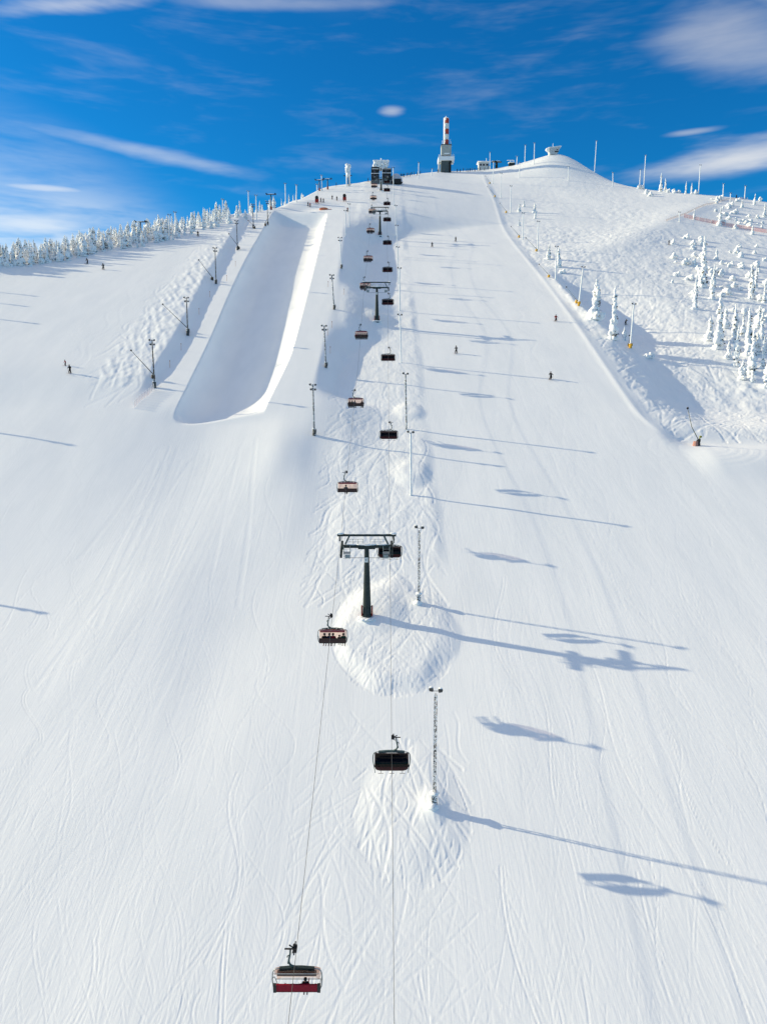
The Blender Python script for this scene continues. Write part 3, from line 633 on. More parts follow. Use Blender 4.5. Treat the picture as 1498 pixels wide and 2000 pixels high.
M_BUBSHADE = bubble_mat('shade_tinted_bubble', (0.07, 0.05, 0.05), (0.01, 0.008, 0.008), 0.35, 0.02)  # same bubble, tint darkened to stand for the shaded interior behind it

# ------------------------------------------------------------------ chairlift
def rope_z(y): return float(pchip(ROPE_Y, ROPE_Z, np.array([y]))[0])
def rope_x(y, side): return -2.55 + 0.0031*(y - 37) + side*3.2

def make_chair(name, down, red_back=False):
    """six seat bubble chair, origin at the rope grip; +Y is the way the riders face; outer side is -X"""
    t = empty(name)
    m = MB()                                                     # grip with its lever, rollers and spring box
    m.box((-0.10, 0, -0.02), (0.26, 0.5, 0.22)); m.box((-0.16, 0.0, 0.16), (0.10, 0.16, 0.34))
    m.box((-0.12, 0.30, 0.05), (0.08, 0.42, 0.07), rot=(0.3, 0, 0)); m.box((-0.12, -0.3, 0.0), (0.08, 0.4, 0.07), rot=(0.3, 0, 0))
    m.box((-0.48, 0, -0.03), (0.62, 0.09, 0.07)); m.box((-0.36, 0.05, 0.13), (0.34, 0.07, 0.06), rot=(0, 0.7, 0))
    m.box((-0.24, 0, -0.22), (0.06, 0.1, 0.3), rot=(0, 0.25, 0))
    for sx in (-0.05, -0.22): m.tube([(sx-0.03, 0.12, 0.12), (sx+0.03, 0.12, 0.12)], 0.10, 8)
    m.build('grip', M_BLACK, t)
    m = MB(); m.tube([(-0.40, 0, -0.03), (-0.44, 0, -0.5), (-0.52, 0, -0.9), (-0.52, 0, -1.15), (-0.42, 0, -1.35), (-0.22, 0, -1.45)], [0.06, 0.065, 0.07, 0.07, 0.075, 0.08], 8)
    m.tube([(-0.50, 0.0, -0.55), (-0.62, 0, -0.62), (-0.62, 0, -0.72)], 0.04, 6); m.box((-0.56, 0, -1.12), (0.12, 0.14, 0.14))
    m.build('hanger', M_TEAL, t, True)
    m = MB()                                                     # roof beam: shallow arched truss with cut-outs
    for (xa, xb, za, zb) in ((-1.15, -0.35, -1.58, -1.50), (-0.35, 0.35, -1.50, -1.50), (0.35, 1.15, -1.50, -1.58)):
        cx = (xa+xb)/2; an = math.atan2(-(zb-za), xb-xa)
        m.box((cx, 0, (za+zb)/2), (xb-xa+0.02, 0.22, 0.05), rot=(0, an, 0))
        m.box((cx, 0, (za+zb)/2 - 0.16), (xb-xa+0.02, 0.18, 0.05), rot=(0, an, 0))
    for x in (-1.12, -0.8, -0.62, -0.3, -0.1, 0.1, 0.3, 0.62, 0.8, 1.12):
        m.box((x, 0, -1.62 if abs(x) > 0.5 else -1.58), (0.15 if abs(x) < 0.7 else 0.08, 0.19, 0.15))
    m.build('roof_beam', M_TEAL if down else M_DARK, t)
    for sx in (-1, 1):
        m = MB()
        m.tube([(sx*1.1, 0, -1.64), (sx*1.38, 0, -1.66), (sx*1.56, 0, -1.78), (sx*1.63, 0, -2.0), (sx*1.66, -0.02, -2.5), (sx*1.60, -0.05, -3.05), (sx*1.52, 0.0, -3.3), (sx*1.35, 0.05, -3.38)], 0.042, 6)
        m.tube([(sx*1.66, 0.0, -2.45), (sx*1.60, 0.45, -2.75), (sx*1.48, 0.62, -3.3), (sx*1.46, 0.66, -3.55)], 0.03, 6)
        m.build('side_bail', M_STEEL if not down else M_TEAL, t, True)
    m = MB(); m.box((0, 0.0, -3.28), (2.96, 0.50, 0.13))
    for k in range(6): m.lump((-1.25 + 0.5*k, 0.0, -3.21), (0.235, 0.27, 0.06), k, 0.03, lev=1)
    m.build('seat', M_CHARC if not down else M_SKIRT, t)
    m = MB()
    h = 0.62 if red_back else 0.54
    m.box((0, -0.30, -3.22 + h/2), (3.0 if not red_back else 2.7, 0.10, h), rot=(0.12, 0, 0))
    for k in range(6): m.lump((-1.25 + 0.5*k, -0.245, -3.2 + h/2), (0.22, 0.06, h*0.46), k+9, 0.03, lev=1)
    bk = m.build('backrest', M_RED if red_back else mat('dark_maroon_vinyl', (0.035, 0.012, 0.012), 0.55, var=0.2), t)
    if red_back:
        for sx in (-1, 1):
            m = MB(); m.box((sx*1.46, -0.28, -2.95), (0.2, 0.2, 0.6)); m.build('armrest', M_CHARC, bk)
    for k in (-1, 0, 1):
        m = MB(); m.tube([(k*0.95, 0.55, -3.34), (k*0.95, 0.62, -3.62)], 0.018, 5); m.tube([(k*0.95-0.24, 0.62, -3.63), (k*0.95+0.24, 0.62, -3.63)], 0.022, 5)
        m.build('footrest', M_STEEL if not down else M_SKIRT, t)
    # bubble: curved shell in front of the riders, lower band opaque
    prof = [(-0.32, -1.72), (0.05, -1.74), (0.40, -1.86), (0.66, -2.10), (0.80, -2.45), (0.82, -2.80), (0.74, -3.12), (0.60, -3.36)]
    def shell(pa, pb, w_top):
        m = MB(); rows = prof[pa:pb+1]; nx = 10; vs = []; fs = []
        for j, (yy, zz) in enumerate(rows):
            wx = w_top - (0.10 if (j+pa) == 0 else 0.0) - 0.09*max(0, (j+pa)-5)
            for i in range(nx+1):
                s_ = -1 + 2*i/nx
                vs.append((s_*wx, yy - 0.14*max(0, abs(s_)-0.72)**2*12, zz))
        for j in range(len(rows)-1):
            for i in range(nx):
                a = j*(nx+1)+i; fs.append((a, a+1, a+nx+2, a+nx+1))
        m.add(vs, fs); return m
    if down:
        b = shell(1, 5, 1.50).build('bubble', M_BUBSHADE, t, True)
        shell(5, 7, 1.50).build('skirt', M_SKIRT, b, True)
        m = MB(); m.box((0, -0.28, -2.45), (2.8, 0.04, 0.75)); m.build('interior_shade', mat('shade_panel', (0.012, 0.012, 0.014), 0.5), t)  # opaque dark sheet standing in for the shaded interior; the back is open
        for sx in (-1, 1):
            m = MB(); m.lump((sx*1.42, 0.35, -3.27), (0.08, 0.08, 0.08), 3, 0.05); m.build('hinge_cover', M_PLATE, b)
    else:
        b = shell(0, 6, 1.52).build('bubble', M_BUBCLEAR, t, True)
        m = MB(); m.box((0, -0.30, -1.78), (2.7, 0.05, 0.30 if not red_back else 0.03)); m.build('canopy_band', M_RED, b)
        m = MB(); m.tube([(-1.5, -0.33, -1.74), (1.5, -0.33, -1.74)], 0.03, 5); m.tube([(-1.52, 0.70, -3.2), (1.52, 0.70, -3.2)], 0.03, 5)
        m.build('bubble_rim', M_STEEL, b)
        if red_back:
            m = MB(); m.box((0, -0.05, -1.95), (2.6, 0.3, 0.22)); m.build('roof_lining', mat('brown_lining', (0.06, 0.045, 0.04), 0.6), b)
    return t

def make_tower():
    t = empty('lift_tower')
    m = MB(); n = 10
    m.tube([(0, 0, -1.5), (0, 0, 0.0), (0, 0, 0.45), (0, 0, 0.5), (0, 0, 9.9)], [0.62, 0.62, 0.62, 0.57, 0.29], 12)
    m.build('shaft', mat('shaft_green', (0.022, 0.036, 0.036), 0.5, var=0.2, spec=0.3), t, False)
    for zf, rf in ((1.5, 0.58), (4.9, 0.46)):
        m = MB(); m.tube([(0, 0, zf), (0, 0, zf+0.04)], rf, 12); m.build('shaft_flange', M_DARK, t)
    for sx in (-1, 1):
        m = MB(); m.box((sx*0.66, 0, 0.95), (0.16, 0.8, 1.3)); m.box((sx*0.70, 0.0, 0.95), (0.12, 0.5, 1.36)); m.build('base_padding', M_REDPAD, t)
    p = MB(); p.box((-0.06, -0.41, 8.35), (0.46, 0.03, 0.68)); p = p.build('number_plate', M_PLATE, t)
    m = MB(); m.box((-0.10, -0.432, 8.36), (0.07, 0.012, 0.3)); m.box((0.04, -0.43, 8.5), (0.05, 0.01, 0.1)); m.build('plate_mark', M_LAMP, p)
    m = MB()                                                     # cross-arm, deeper in the middle
    m.box((0, 0, 10.1), (2.2, 0.55, 0.55)); m.box((-1.9, 0, 10.18), (2.0, 0.45, 0.38)); m.box((1.9, 0, 10.18), (2.0, 0.45, 0.38))
    m.build('cross_arm', M_DARK, t)
    m = MB(); m.lump((0, 0, 10.42), (1.3, 0.32, 0.16), 4, 0.1, lev=2); m.lump((-1.9, 0.05, 10.42), (0.7, 0.24, 0.09), 5, 0.1); m.lump((2.0, 0.05, 10.42), (0.8, 0.24, 0.09), 6, 0.1)
    m.build('snow_cap', M_SNOW, t, True)
    m = MB(); m.box((0, 0, 11.75), (7.5, 0.22, 0.30)); g = m.build('gantry_beam', M_DARK, t)
    m = MB(); m.lump((-3.35, 0, 11.98), (0.48, 0.2, 0.16), 7, 0.12, lev=2); m.lump((3.4, 0, 11.98), (0.42, 0.2, 0.18), 8, 0.12, lev=2)
    for k in range(5): m.lump((-2 + k*1.0, 0, 11.91), (0.6, 0.1, 0.04), 20+k, 0.2)
    m.build('snow_cap', M_SNOW, g, True)
    for sx in (-1, 1):
        m = MB(); m.box((sx*2.45, 0, 11.1), (0.20, 0.22, 1.35), rot=(0, -sx*0.42, 0)); m.build('gantry_strut', M_TEAL, t)
        m = MB(); m.box((sx*3.45, 0, 11.3), (0.16, 0.2, 0.75)); m.tube([(sx*3.2, 0, 11.65), (sx*3.2, 0, 10.7)], 0.03, 5); m.build('rope_catcher', M_DARK, t)
        # sheave train along the rope
        m = MB(); m.box((sx*3.2, 0, -0.1), (0.30, 3.4, 0.22)); m.box((sx*3.05, 0, 0.12), (0.3, 0.5, 0.5))
        tr = m.build('sheave_beam', M_DARK, t); tr.location = (0, 0, 9.98); tr.rotation_euler = (R(22), 0, 0)
        for k in range(8):
            w_ = MB(); yy = -1.6 + k*0.457
            w_.tube([(sx*3.2-0.13, yy, -0.28), (sx*3.2+0.13, yy, -0.28)], 0.24, 10); w_.build('sheave', M_BLACK, tr)
        # work platform with ladder and railing
        m = MB(); m.box((sx*2.5, -0.25, 9.3), (0.9, 0.9, 0.06))
        for (px, py) in ((2.1, -0.68), (2.92, -0.68), (2.1, 0.18), (2.92, 0.18)): m.tube([(sx*px, py, 8.6 if py < 0 else 9.3), (sx*px, py, 10.35)], 0.028, 5)
        for zz in (8.65, 8.9, 9.15, 9.6, 9.95): m.tube([(sx*2.1, -0.68, zz), (sx*2.92, -0.68, zz)], 0.024, 5)
        m.build('work_platform', M_STEEL, t)
        m = MB(); m.box((sx*2.45, -0.72, 8.95), (0.62, 0.02, 0.5)); m.build('platform_mesh', mat('pale_grating', (0.28, 0.33, 0.34), 0.6), t)
        m = MB()
        for px in (0.45, 1.1, 1.75): m.tube([(sx*px, 0.24, 10.35), (sx*px, 0.24, 11.15)], 0.022, 5)
        for zz in (10.75, 11.13): m.tube([(sx*0.45, 0.24, zz), (sx*2.3, 0.24, zz)], 0.02, 5)
        m.build('railing', M_TEAL, t)
    m = MB(); m.tube([(-2.6, -0.4, 8.65), (2.6, -0.4, 8.65)], 0.03, 5); m.build('signal_cable', M_DARK, t)
    m = MB()
    for sx in (-0.16, 0.16): m.tube([(sx, 0.5, 1.8), (sx, 0.38, 9.9)], 0.02, 4)
    m.build('ladder', M_STEEL, t)
    m = MB()
    for k in range(9): a = k*0.7; m.lump((0.75*math.cos(a), 0.75*math.sin(a), -0.08), (0.55, 0.5, 0.22), k, 0.2)
    m.build('snow_drift', M_SNOW, t, True)
    return t

def make_station():
    t = empty('lift_station')
    m = MB(); m.box((0, 0, 9.3), (7.2, 5.5, 3.2)); m.box((0, -0.4, 11.05), (8.2, 6.2, 0.5)); m.build('rimed_housing', M_RIME, t)
    m = MB(); rd = random.Random(5)
    for k in range(70):
        m.lump((rd.uniform(-3.9, 3.9), -2.8 + rd.uniform(-0.25, 0.2), rd.uniform(7.8, 11.2)), (rd.uniform(0.3, 0.8),)*3, k, 0.3)
    for k in range(14): m.lump((-4+8*k/13, -3.2, 11.3), (0.5, 0.5, 0.3), 90+k, 0.3)
    m.build('rime_crust', M_RIME, t, True)
    m = MB(); m.box((0.6, -3.05, 9.9), (2.4, 0.1, 0.6)); m.build('sign_patch', mat('frosted_blue', (0.35, 0.42, 0.55), 0.6), t)
    m = MB(); m.tube([(0, -2.6, 11.3), (0, -2.6, 12.6)], 0.35, 8); m.build('roof_vent', M_RIME, t)
    m = MB(); m.box((-3.2, 0, 4.7), (4.2, 7, 6.6)); m.box((3.0, 0, 4.7), (5.0, 7, 5.6)); m.build('station_wall', mat('dark_cladding', (0.016, 0.017, 0.018), 0.6, var=0.3, scale=1.0), t)
    for (x, z, w_) in ((-3.1, 7.0, 3.6), (-3.2, 4.7, 4.4), (3.0, 7.0, 4.6), (3.0, 4.9, 5.2)):
        m = MB(); m.box((x, -3.7, z), (w_, 0.5, 0.22)); m.build('ledge_snow', M_RIME, t)
    for (x, z) in ((-3.6, 5.8), (-2.2, 3.4), (2.6, 5.9), (3.6, 3.3), (2.4, 3.3), (-4.0, 3.4)):
        m = MB(); m.box((x, -3.55, z), (1.1, 0.08, 1.2)); m.build('window', mat('dim_glass', (0.05, 0.055, 0.07), 0.15), t)
    for sx in (-0.55, 0.55):
        m = MB(); m.tube([(sx, -3.9, -1), (sx, -3.9, 8.2)], 0.16, 6); m.build('support_post', M_RIME, t)
    m = MB(); m.box((-5.2, -1, 3.6), (0.5, 0.5, 5.5)); m.build('corner_post', M_RIME, t)
    m = MB()
    vs = []; fs = []; nu, nv = 14, 6
    for j in range(nv+1):
        for i in range(nu):
            a = 2*math.pi*i/nu; b = math.pi/2*j/nv
            vs.append((8.2 + 3.6*math.cos(a)*math.cos(b), 3.6*math.sin(a)*math.cos(b), 1.0 + 4.6*math.sin(b)))
    for j in range(nv):
        for i in range(nu): fs.append((j*nu+i, j*nu+(i+1) % nu, (j+1)*nu+(i+1) % nu, (j+1)*nu+i))
    m.add(vs, fs); m.build('snowy_dome', mat('frosted_shell', (0.62, 0.60, 0.66), 0.6), t, True)
    m = MB(); m.box((8.6, -2.6, 0.8), (4.6, 3.0, 2.2)); m.build('dome_base', mat('dark_cladding', (0.016, 0.017, 0.018)), t)
    m = MB(); m.box((0, 0, 0.2), (11, 8, 2.4)); m.build('deck', mat('grey_concrete', (0.14, 0.15, 0.155), 0.8), t)
    return t

def make_mast():
    t = empty('mast_tower')
    CON = mat('pale_concrete', (0.42, 0.45, 0.43), 0.8, var=0.08); DKC = mat('dark_concrete', (0.085, 0.11, 0.115), 0.7, var=0.15)
    WHT = mat('mast_white', (0.72, 0.74, 0.72), 0.6, var=0.05); MR = mat('mast_red', (0.45, 0.055, 0.03), 0.55, var=0.1)
    m = MB(); m.box((0, 0, 2.8), (6.2, 6.2, 8.0)); m.build('lower_wall', DKC, t)
    m = MB()
    for k in range(5): m.box((-2.4 + k*1.2, -3.13, 2.8), (0.12, 0.06, 7.4))
    m.build('wall_rib', mat('rib_grey', (0.12, 0.15, 0.155), 0.7), t)
    m = MB(); m.box((2.4, -3.25, 3.2), (1.3, 0.5, 6.8)); m.build('stair_shaft', M_BLACK, t)
    m = MB(); m.box((-4.3, -1.0, 2.6), (1.1, 1.6, 9.4)); m.build('side_column', WHT, t)
    m = MB(); m.box((0, 0, 7.9), (9.8, 8.6, 2.2)); m.box((-4.0, -1, 6.6), (2.0, 4, 0.8)); m.box((4.2, -1, 6.5), (1.2, 3, 1.0)); m.build('collar', M_RIME, t)
    m = MB(); m.box((-0.3, 0, 9.7), (5.6, 5.4, 1.6)); m.build('window_band', M_DARK, t)
    m = MB(); m.box((0, 0, 13.2), (6.1, 5.8, 5.6)); m.build('upper_wall', CON, t)
    m = MB(); m.box((0.3, -2.96, 11.0), (3.4, 0.08, 0.7)); m.build('wall_rime', M_RIME, t)
    m = MB(); m.box((0, 0, 16.2), (6.6, 6.2, 0.35)); m.build('roof_edge', M_LAMP, t)
    z = 16.3; seq = [('w', 0.5), ('r', 2.9), ('w', 3.1), ('r', 3.1), ('w', 3.1), ('r', 2.9)]
    for c, h in seq:
        m = MB(); m.tube([(0.1, 0, z), (0.1, 0, z+h)], 1.5, 10); m.build('mast_band', MR if c == 'r' else WHT, t); z += h
    m = MB(); rd = random.Random(2)
    m.tube([(-0.85, -0.2, 16.4), (-0.85, -0.2, z+0.3)], [0.85, 0.95], 8)
    for k in range(24): m.lump((-0.8 + rd.uniform(-0.2, 0.35), -0.5+rd.uniform(-0.5, 0.3), 16.5 + (z-16.5)*k/23), (0.55, 0.6, 0.8), k, 0.2)
    m.build('rime_sheath', M_RIME, t, True)
    for (ax_, az_, al) in ((-2.6, 16.3, 2.4), (2.5, 16.3, 3.2), (2.9, 16.3, 1.6), (4.4, 9.0, 2.2), (-4.5, 9.0, 1.8)):
        m = MB(); m.tube([(ax_, -2.0, az_), (ax_, -2.0, az_+al)], 0.12, 5); m.build('aerial', M_RIME, t)
    m = MB()
    for zz in (9.4, 9.9): m.tube([(-4.8, -4.2, zz), (4.8, -4.2, zz)], 0.06, 4)
    for k in range(9): m.tube([(-4.8+1.2*k, -4.2, 8.9), (-4.8+1.2*k, -4.2, 9.9)], 0.06, 4)
    m.build('railing', M_RIME, t)
    m = MB(); m.lump((0, 0, z+0.2), (1.5, 1.5, 0.6), 3, 0.2); m.tube([(-0.3, 0, z), (-0.3, 0, z+1.6)], 0.22, 6); m.build('mast_cap', M_RIME, t, True)
    return t

def make_hut():
    t = empty('summit_hut')
    W = mat('hut_white', (0.60, 0.62, 0.62), 0.7, var=0.08)
    m = MB(); m.box((0, 0, 2.2), (6.2, 5, 4.6)); m.build('hut_wall', W, t)
    m = MB(); m.box((-0.2, -0.2, 4.75), (7.4, 6, 0.5)); m.lump((-0.3, 0, 5.0), (3.7, 3, 0.5), 2, 0.08, lev=2); m.build('roof', M_SNOW, t, True)
    for x, w_ in ((-1.8, 1.2), (0.1, 1.3), (2.2, 1.5)):
        m = MB(); m.box((x, -2.53, 3.0), (w_, 0.06, 1.2)); m.build('window', mat('dim_glass', (0.05, 0.055, 0.07)), t)
    m = MB(); m.tube([(2.0, 0, 4.8), (2.0, 0, 7.6)], 0.18, 6); m.build('flue', M_RIME, t)
    m = MB(); m.box((3.4, -1, 1.2), (1.0, 3, 2.2)); m.build('porch', W, t)
    return t

def make_judge():
    t = empty('judge_hut')
    m = MB()
    m.add([(-2.2,-2,0),(2.4,-2,0),(2.4,2,0),(-2.2,2,0),(-2.9,-2.4,3.6),(4.4,-2.4,4.4),(4.4,2.4,4.4),(-2.9,2.4,3.6)], [(0,1,5,4),(1,2,6,5),(2,3,7,6),(3,0,4,7),(4,5,6,7),(3,2,1,0)])
    m.build('hut_wall', mat('rimed_boards', (0.55, 0.58, 0.60), 0.7, var=0.15, scale=2), t)
    m = MB(); m.add([(-3.1,-2.6,3.62),(4.7,-2.6,4.42),(4.7,2.6,4.42),(-3.1,2.6,3.62),(-3.1,-2.6,4.0),(4.7,-2.6,4.8),(4.7,2.6,4.8),(-3.1,2.6,4.0)], [(0,1,5,4),(1,2,6,5),(2,3,7,6),(3,0,4,7),(4,5,6,7),(3,2,1,0)]); m.build('roof', M_RIME, t)
    m = MB(); m.lump((-3.2, -0.6, 3.0), (1.5, 1.3, 1.1), 3, 0.15, lev=2); m.lump((-2.2, -1.4, 3.6), (1.1, 0.9, 0.7), 4, 0.15); m.build('rime_lump', M_RIME, t, True)
    m = MB(); m.box((1.9, -2.25, 1.5), (2.4, 0.3, 0.45)); m.build('window', M_BLACK, t)
    m = MB(); m.box((2.3, -2.35, 2.4), (0.9, 0.2, 0.35)); m.build('small_window', M_BLACK, t)
    m = MB(); m.tube([(0, 0, 4.2), (0, 0, 6.8)], 0.14, 6); m.build('aerial', M_RIME, t)
    return t

# ------------------------------------------------------------------ poles, lances, guns
def pole_truss(h, dx):
    t = empty('floodlight_mast')
    m = MB(); w_ = 0.11; n = max(8, int(h/0.55)); d = 1.0/h
    P = lambda z: dx*z/h
    for sx, sy in ((-1, -1), (1, -1), (0, 1)):
        m.tube([(sx*w_, sy*w_, -0.6), (sx*w_ + dx, sy*w_, h-0.5)], 0.042, 4)
    cs = [(-1, -1), (1, -1), (0, 1)]
    for k in range(n):
        z0 = (h-0.6)*k/n; z1 = (h-0.6)*(k+1)/n
        for a in range(3):
            p, q = cs[a], cs[(a+1) % 3]
            if k % 2: p, q = q, p
            m.tube([(p[0]*w_+P(z0), p[1]*w_, z0), (q[0]*w_+P(z1), q[1]*w_, z1)], 0.026, 3, cap=False)
    m.build('lattice_shaft', M_MOTTLE, t)
    lamps(t, dx, h, M_MOTTLE, 2)
    m = MB(); m.box((0, 0.05, 0.55), (0.5, 0.5, 1.3)); b = m.build('control_box', M_MOTTLE, t)
    m = MB(); m.lump((0, 0, 1.3), (0.42, 0.42, 0.22), 1, 0.15, lev=2); m.lump((-0.15, -0.1, 0.05), (0.55, 0.5, 0.35), 2, 0.15, lev=2); m.build('snow_cap', M_SNOW, b, True)
    return t

def lamps(t, dx, h, mt, n=2, far=False):
    m = MB(); m.tube([(dx-0.55, 0, h-0.25), (dx+0.55, 0, h-0.25)], 0.035, 5); m.build('lamp_bar', mt, t)
    spots = [(-0.42, 0.05), (0.42, -0.05)] if n == 2 else [(-0.5, 0.05), (0.5, 0.0), (-0.35, -0.85), (0.45, -0.9)]
    for k, (a, b) in enumerate(spots):
        m = MB(); m.box((dx+a, -0.12, h-0.1+b), (0.34, 0.24, 0.30), rot=(0.5, 0, 0.4*(1 if a > 0 else -1)))
        o = m.build('floodlight', M_LAMP, t)
        m = MB(); m.lump((dx+a, -0.05, h+0.08+b), (0.19, 0.15, 0.07), k, 0.15); m.build('snow_cap', M_SNOW, o, True)
    if n == 4:
        m = MB(); m.tube([(dx-0.5, 0, h-1.15), (dx+0.55, 0, h-1.15)], 0.035, 5); m.build('lamp_bar', mt, t)

def pole_tube(h, dx, mt, r0, r1, n, rime=False, box=None, seed=0):
    t = empty('floodlight_pole')
    m = MB(); rd = random.Random(seed)
    if rime:
        k = 9; m.tube([(dx*i/k, 0, -0.5 + (h+0.3)*i/k) for i in range(k+1)], [(r0+(r1-r0)*i/k)*rd.uniform(0.85, 1.25) for i in range(k+1)], 7)
    else:
        m.tube([(0, 0, -0.5), (dx, 0, h)], [r0, r1], 7)
    m.build('pole_shaft', mt, t, True)
    lamps(t, dx, h, mt, n)
    if box is not None:
        m = MB(); m.tube([(0, 0, 0), (0, 0, 1.2)], 0.36, 8); m.box((0.22, -0.25, 0.9), (0.4, 0.4, 0.7)); b = m.build('base_padding', box, t)
        m = MB(); m.lump((-0.1, 0, 1.25), (0.3, 0.3, 0.13), seed, 0.1); m.build('snow_cap', M_SNOW, b, True)
    return t

def lance(dx, dz, base_mat, mt):
    t = empty('snow_lance')
    L_ = math.hypot(dx, dz)
    m = MB(); m.tube([(0, 0, 0.9), (dx, -1, dz)], [0.10, 0.045], 6); m.build('lance_tube', mt, t, True)
    m = MB(); m.lump((dx, -1, dz), (0.22, 0.2, 0.22), 2, 0.1); m.build('nozzle_head', M_LAMP, t)
    m = MB(); m.tube([(0, 0, -0.4), (0, 0, 1.1)], 0.12, 6); m.build('lance_stand', M_LAMP, t)
    m = MB(); m.tube([(0.05, 0, -0.2), (0.05, 0, 0.75)], [0.42, 0.36], 8); m.box((0.25, -0.2, 0.45), (0.45, 0.4, 0.7)); b = m.build('base_padding', base_mat, t)
    m = MB(); m.lump((0, 0, 0.8), (0.36, 0.36, 0.12), 4, 0.12); m.build('snow_cap', M_SNOW, b, True)
    return t

def drag_tower(h):
    t = empty('drag_lift_tower')
    m = MB(); m.tube([(0, 0, -0.5), (0, 0, h)], [0.30, 0.22], 8); m.build('shaft', M_DARK, t)
    m = MB(); m.box((0, 0, h), (4.2, 0.3, 0.25)); a = m.build('cross_arm', M_DARK, t)
    for sx in (-1, 1):
        m = MB(); m.tube([(sx*2.0, -0.8, h+0.2), (sx*2.0, 0.8, h+0.3)], 0.28, 8); m.box((sx*2.0, 0, h+0.1), (0.3, 1.2, 0.5)); m.build('sheave_train', M_BLACK, a)
    m = MB(); m.lump((0, 0, h+0.2), (1.6, 0.22, 0.14), 2, 0.1); m.build('snow_cap', M_RIME, a, True)
    m = MB(); m.tube([(0, 0, -0.1), (0, 0, 1.3)], 0.45, 8); m.build('base_padding', M_REDPAD, t)
    return t

# ------------------------------------------------------------------ snow-laden spruces
def spruce_variant(seed, slim, dark):
    """unit height tree: trunk, needle tufts and heavy snow lumps"""
    rd = random.Random(seed)
    bx_, by_ = rd.uniform(-0.05, 0.05), rd.uniform(-0.02, 0.02)
    ax = lambda t: (bx_*t*t, by_*t*t)
    rad = lambda t: slim*((1-t)**0.75*0.95 + 0.10)*(0.8 + 0.2*math.sin(9*t+seed))
    tr = MB(); tr.tube([(0, 0, -0.05), (0, 0, 0.3), (bx_*0.8, by_*0.8, 0.9)], [0.022, 0.018, 0.006], 6)
    sn = MB()
    n = 84
    sn.tube([(ax(k/9)[0], ax(k/9)[1], 0.10+0.86*k/9) for k in range(10)], [rad(k/9)*0.62 for k in range(10)], 8)
    for k in range(n):
        t = (k+rd.random())/n; a = rd.uniform(0, 6.28); r = rad(t)
        off = r*rd.uniform(0.35, 0.85); s = r*rd.uniform(0.34, 0.66) + 0.006
        c = (ax(t)[0] + off*math.cos(a), ax(t)[1] + off*math.sin(a), 0.07 + 0.91*t)
        sn.lump(c, (s, s, s*rd.uniform(0.75, 1.4)), seed*100+k, 0.24, lev=1, rot=(0.5*math.sin(a), -0.5*math.cos(a), 0))
    for k in range(6): a = k*1.05+seed; sn.lump((0.6*slim*math.cos(a), 0.6*slim*math.sin(a), 0.02), (slim*0.55, slim*0.55, 0.05), seed+k, 0.2)
    nd = MB()
    for k in range(dark):
        t = rd.random()**1.4*0.85; a = rd.uniform(-2.2, 1.6); r = rad(t)*rd.uniform(0.85, 1.06)   # dark tufts set mainly on the shaded side and low down
        c = Vector((ax(t)[0] + r*math.cos(a), ax(t)[1] + r*math.sin(a), 0.06 + 0.9*t))
        for q in range(6):
            d = Vector((math.cos(a)+rd.uniform(-0.6, 0.6), math.sin(a)+rd.uniform(-0.6, 0.6), rd.uniform(-1.1, 0.1))).normalized()*rd.uniform(0.025, 0.065)
            e = d.cross(Vector((0, 0, 1))).normalized()*0.011
            nd.add([c-e, c+e, c+d], [(0, 1, 2)])
            nd.add([c-e*0.5-Vector((0, 0, 0.008)), c+Vector((0, 0, 0.008)), c+d*0.9], [(0, 1, 2)])
    return tr.mesh('trunk', M_BARK), nd.mesh('needle_branches', M_NEEDLE), sn.mesh('snow_load', M_RIME, True)
def tree_obj(var, x, y, h, wide, rz, label, group, name='snowy_spruce'):
    t = empty(name, (x, y, gz(x, y) - 0.05), rz, label, 'tree', group)
    t.scale = (h*wide, h*wide, h)
    for nm_, me_ in zip(('trunk', 'needle_branches', 'snow_load'), var):
        o = bpy.data.objects.new(nm_, me_); COL.objects.link(o); o.parent = t
        if nm_ == 'needle_branches': o['kind'] = 'stuff'
    return t
def shrub_variant(seed):
    rd = random.Random(seed); m = MB()
    for k in range(16):
        a = rd.uniform(0, 6.28); r = rd.uniform(0, 0.42); z = rd.uniform(0.08, 0.8)*(1 - r)
        s = rd.uniform(0.15, 0.27)
        m.lump((r*math.cos(a)+0.12*z, r*math.sin(a), z), (s, s, s*rd.uniform(0.7, 1.3)), seed*50+k, 0.2)
    nd = MB()
    for k in range(14):
        a = rd.uniform(-2.0, 1.2); c = Vector((0.5*math.cos(a), 0.5*math.sin(a), rd.uniform(0.05, 0.4)))
        for q in range(4):
            d = Vector((math.cos(a)+rd.uniform(-0.5, 0.5), math.sin(a)+rd.uniform(-0.5, 0.5), rd.uniform(-0.6, 0.3))).normalized()*rd.uniform(0.08, 0.16)
            e = d.cross(Vector((0, 0, 1))).normalized()*0.03
            nd.add([c-e, c+e, c+d], [(0, 1, 2)])
    return nd.mesh('twigs', M_NEEDLE), m.mesh('snow_load', M_RIME, True)

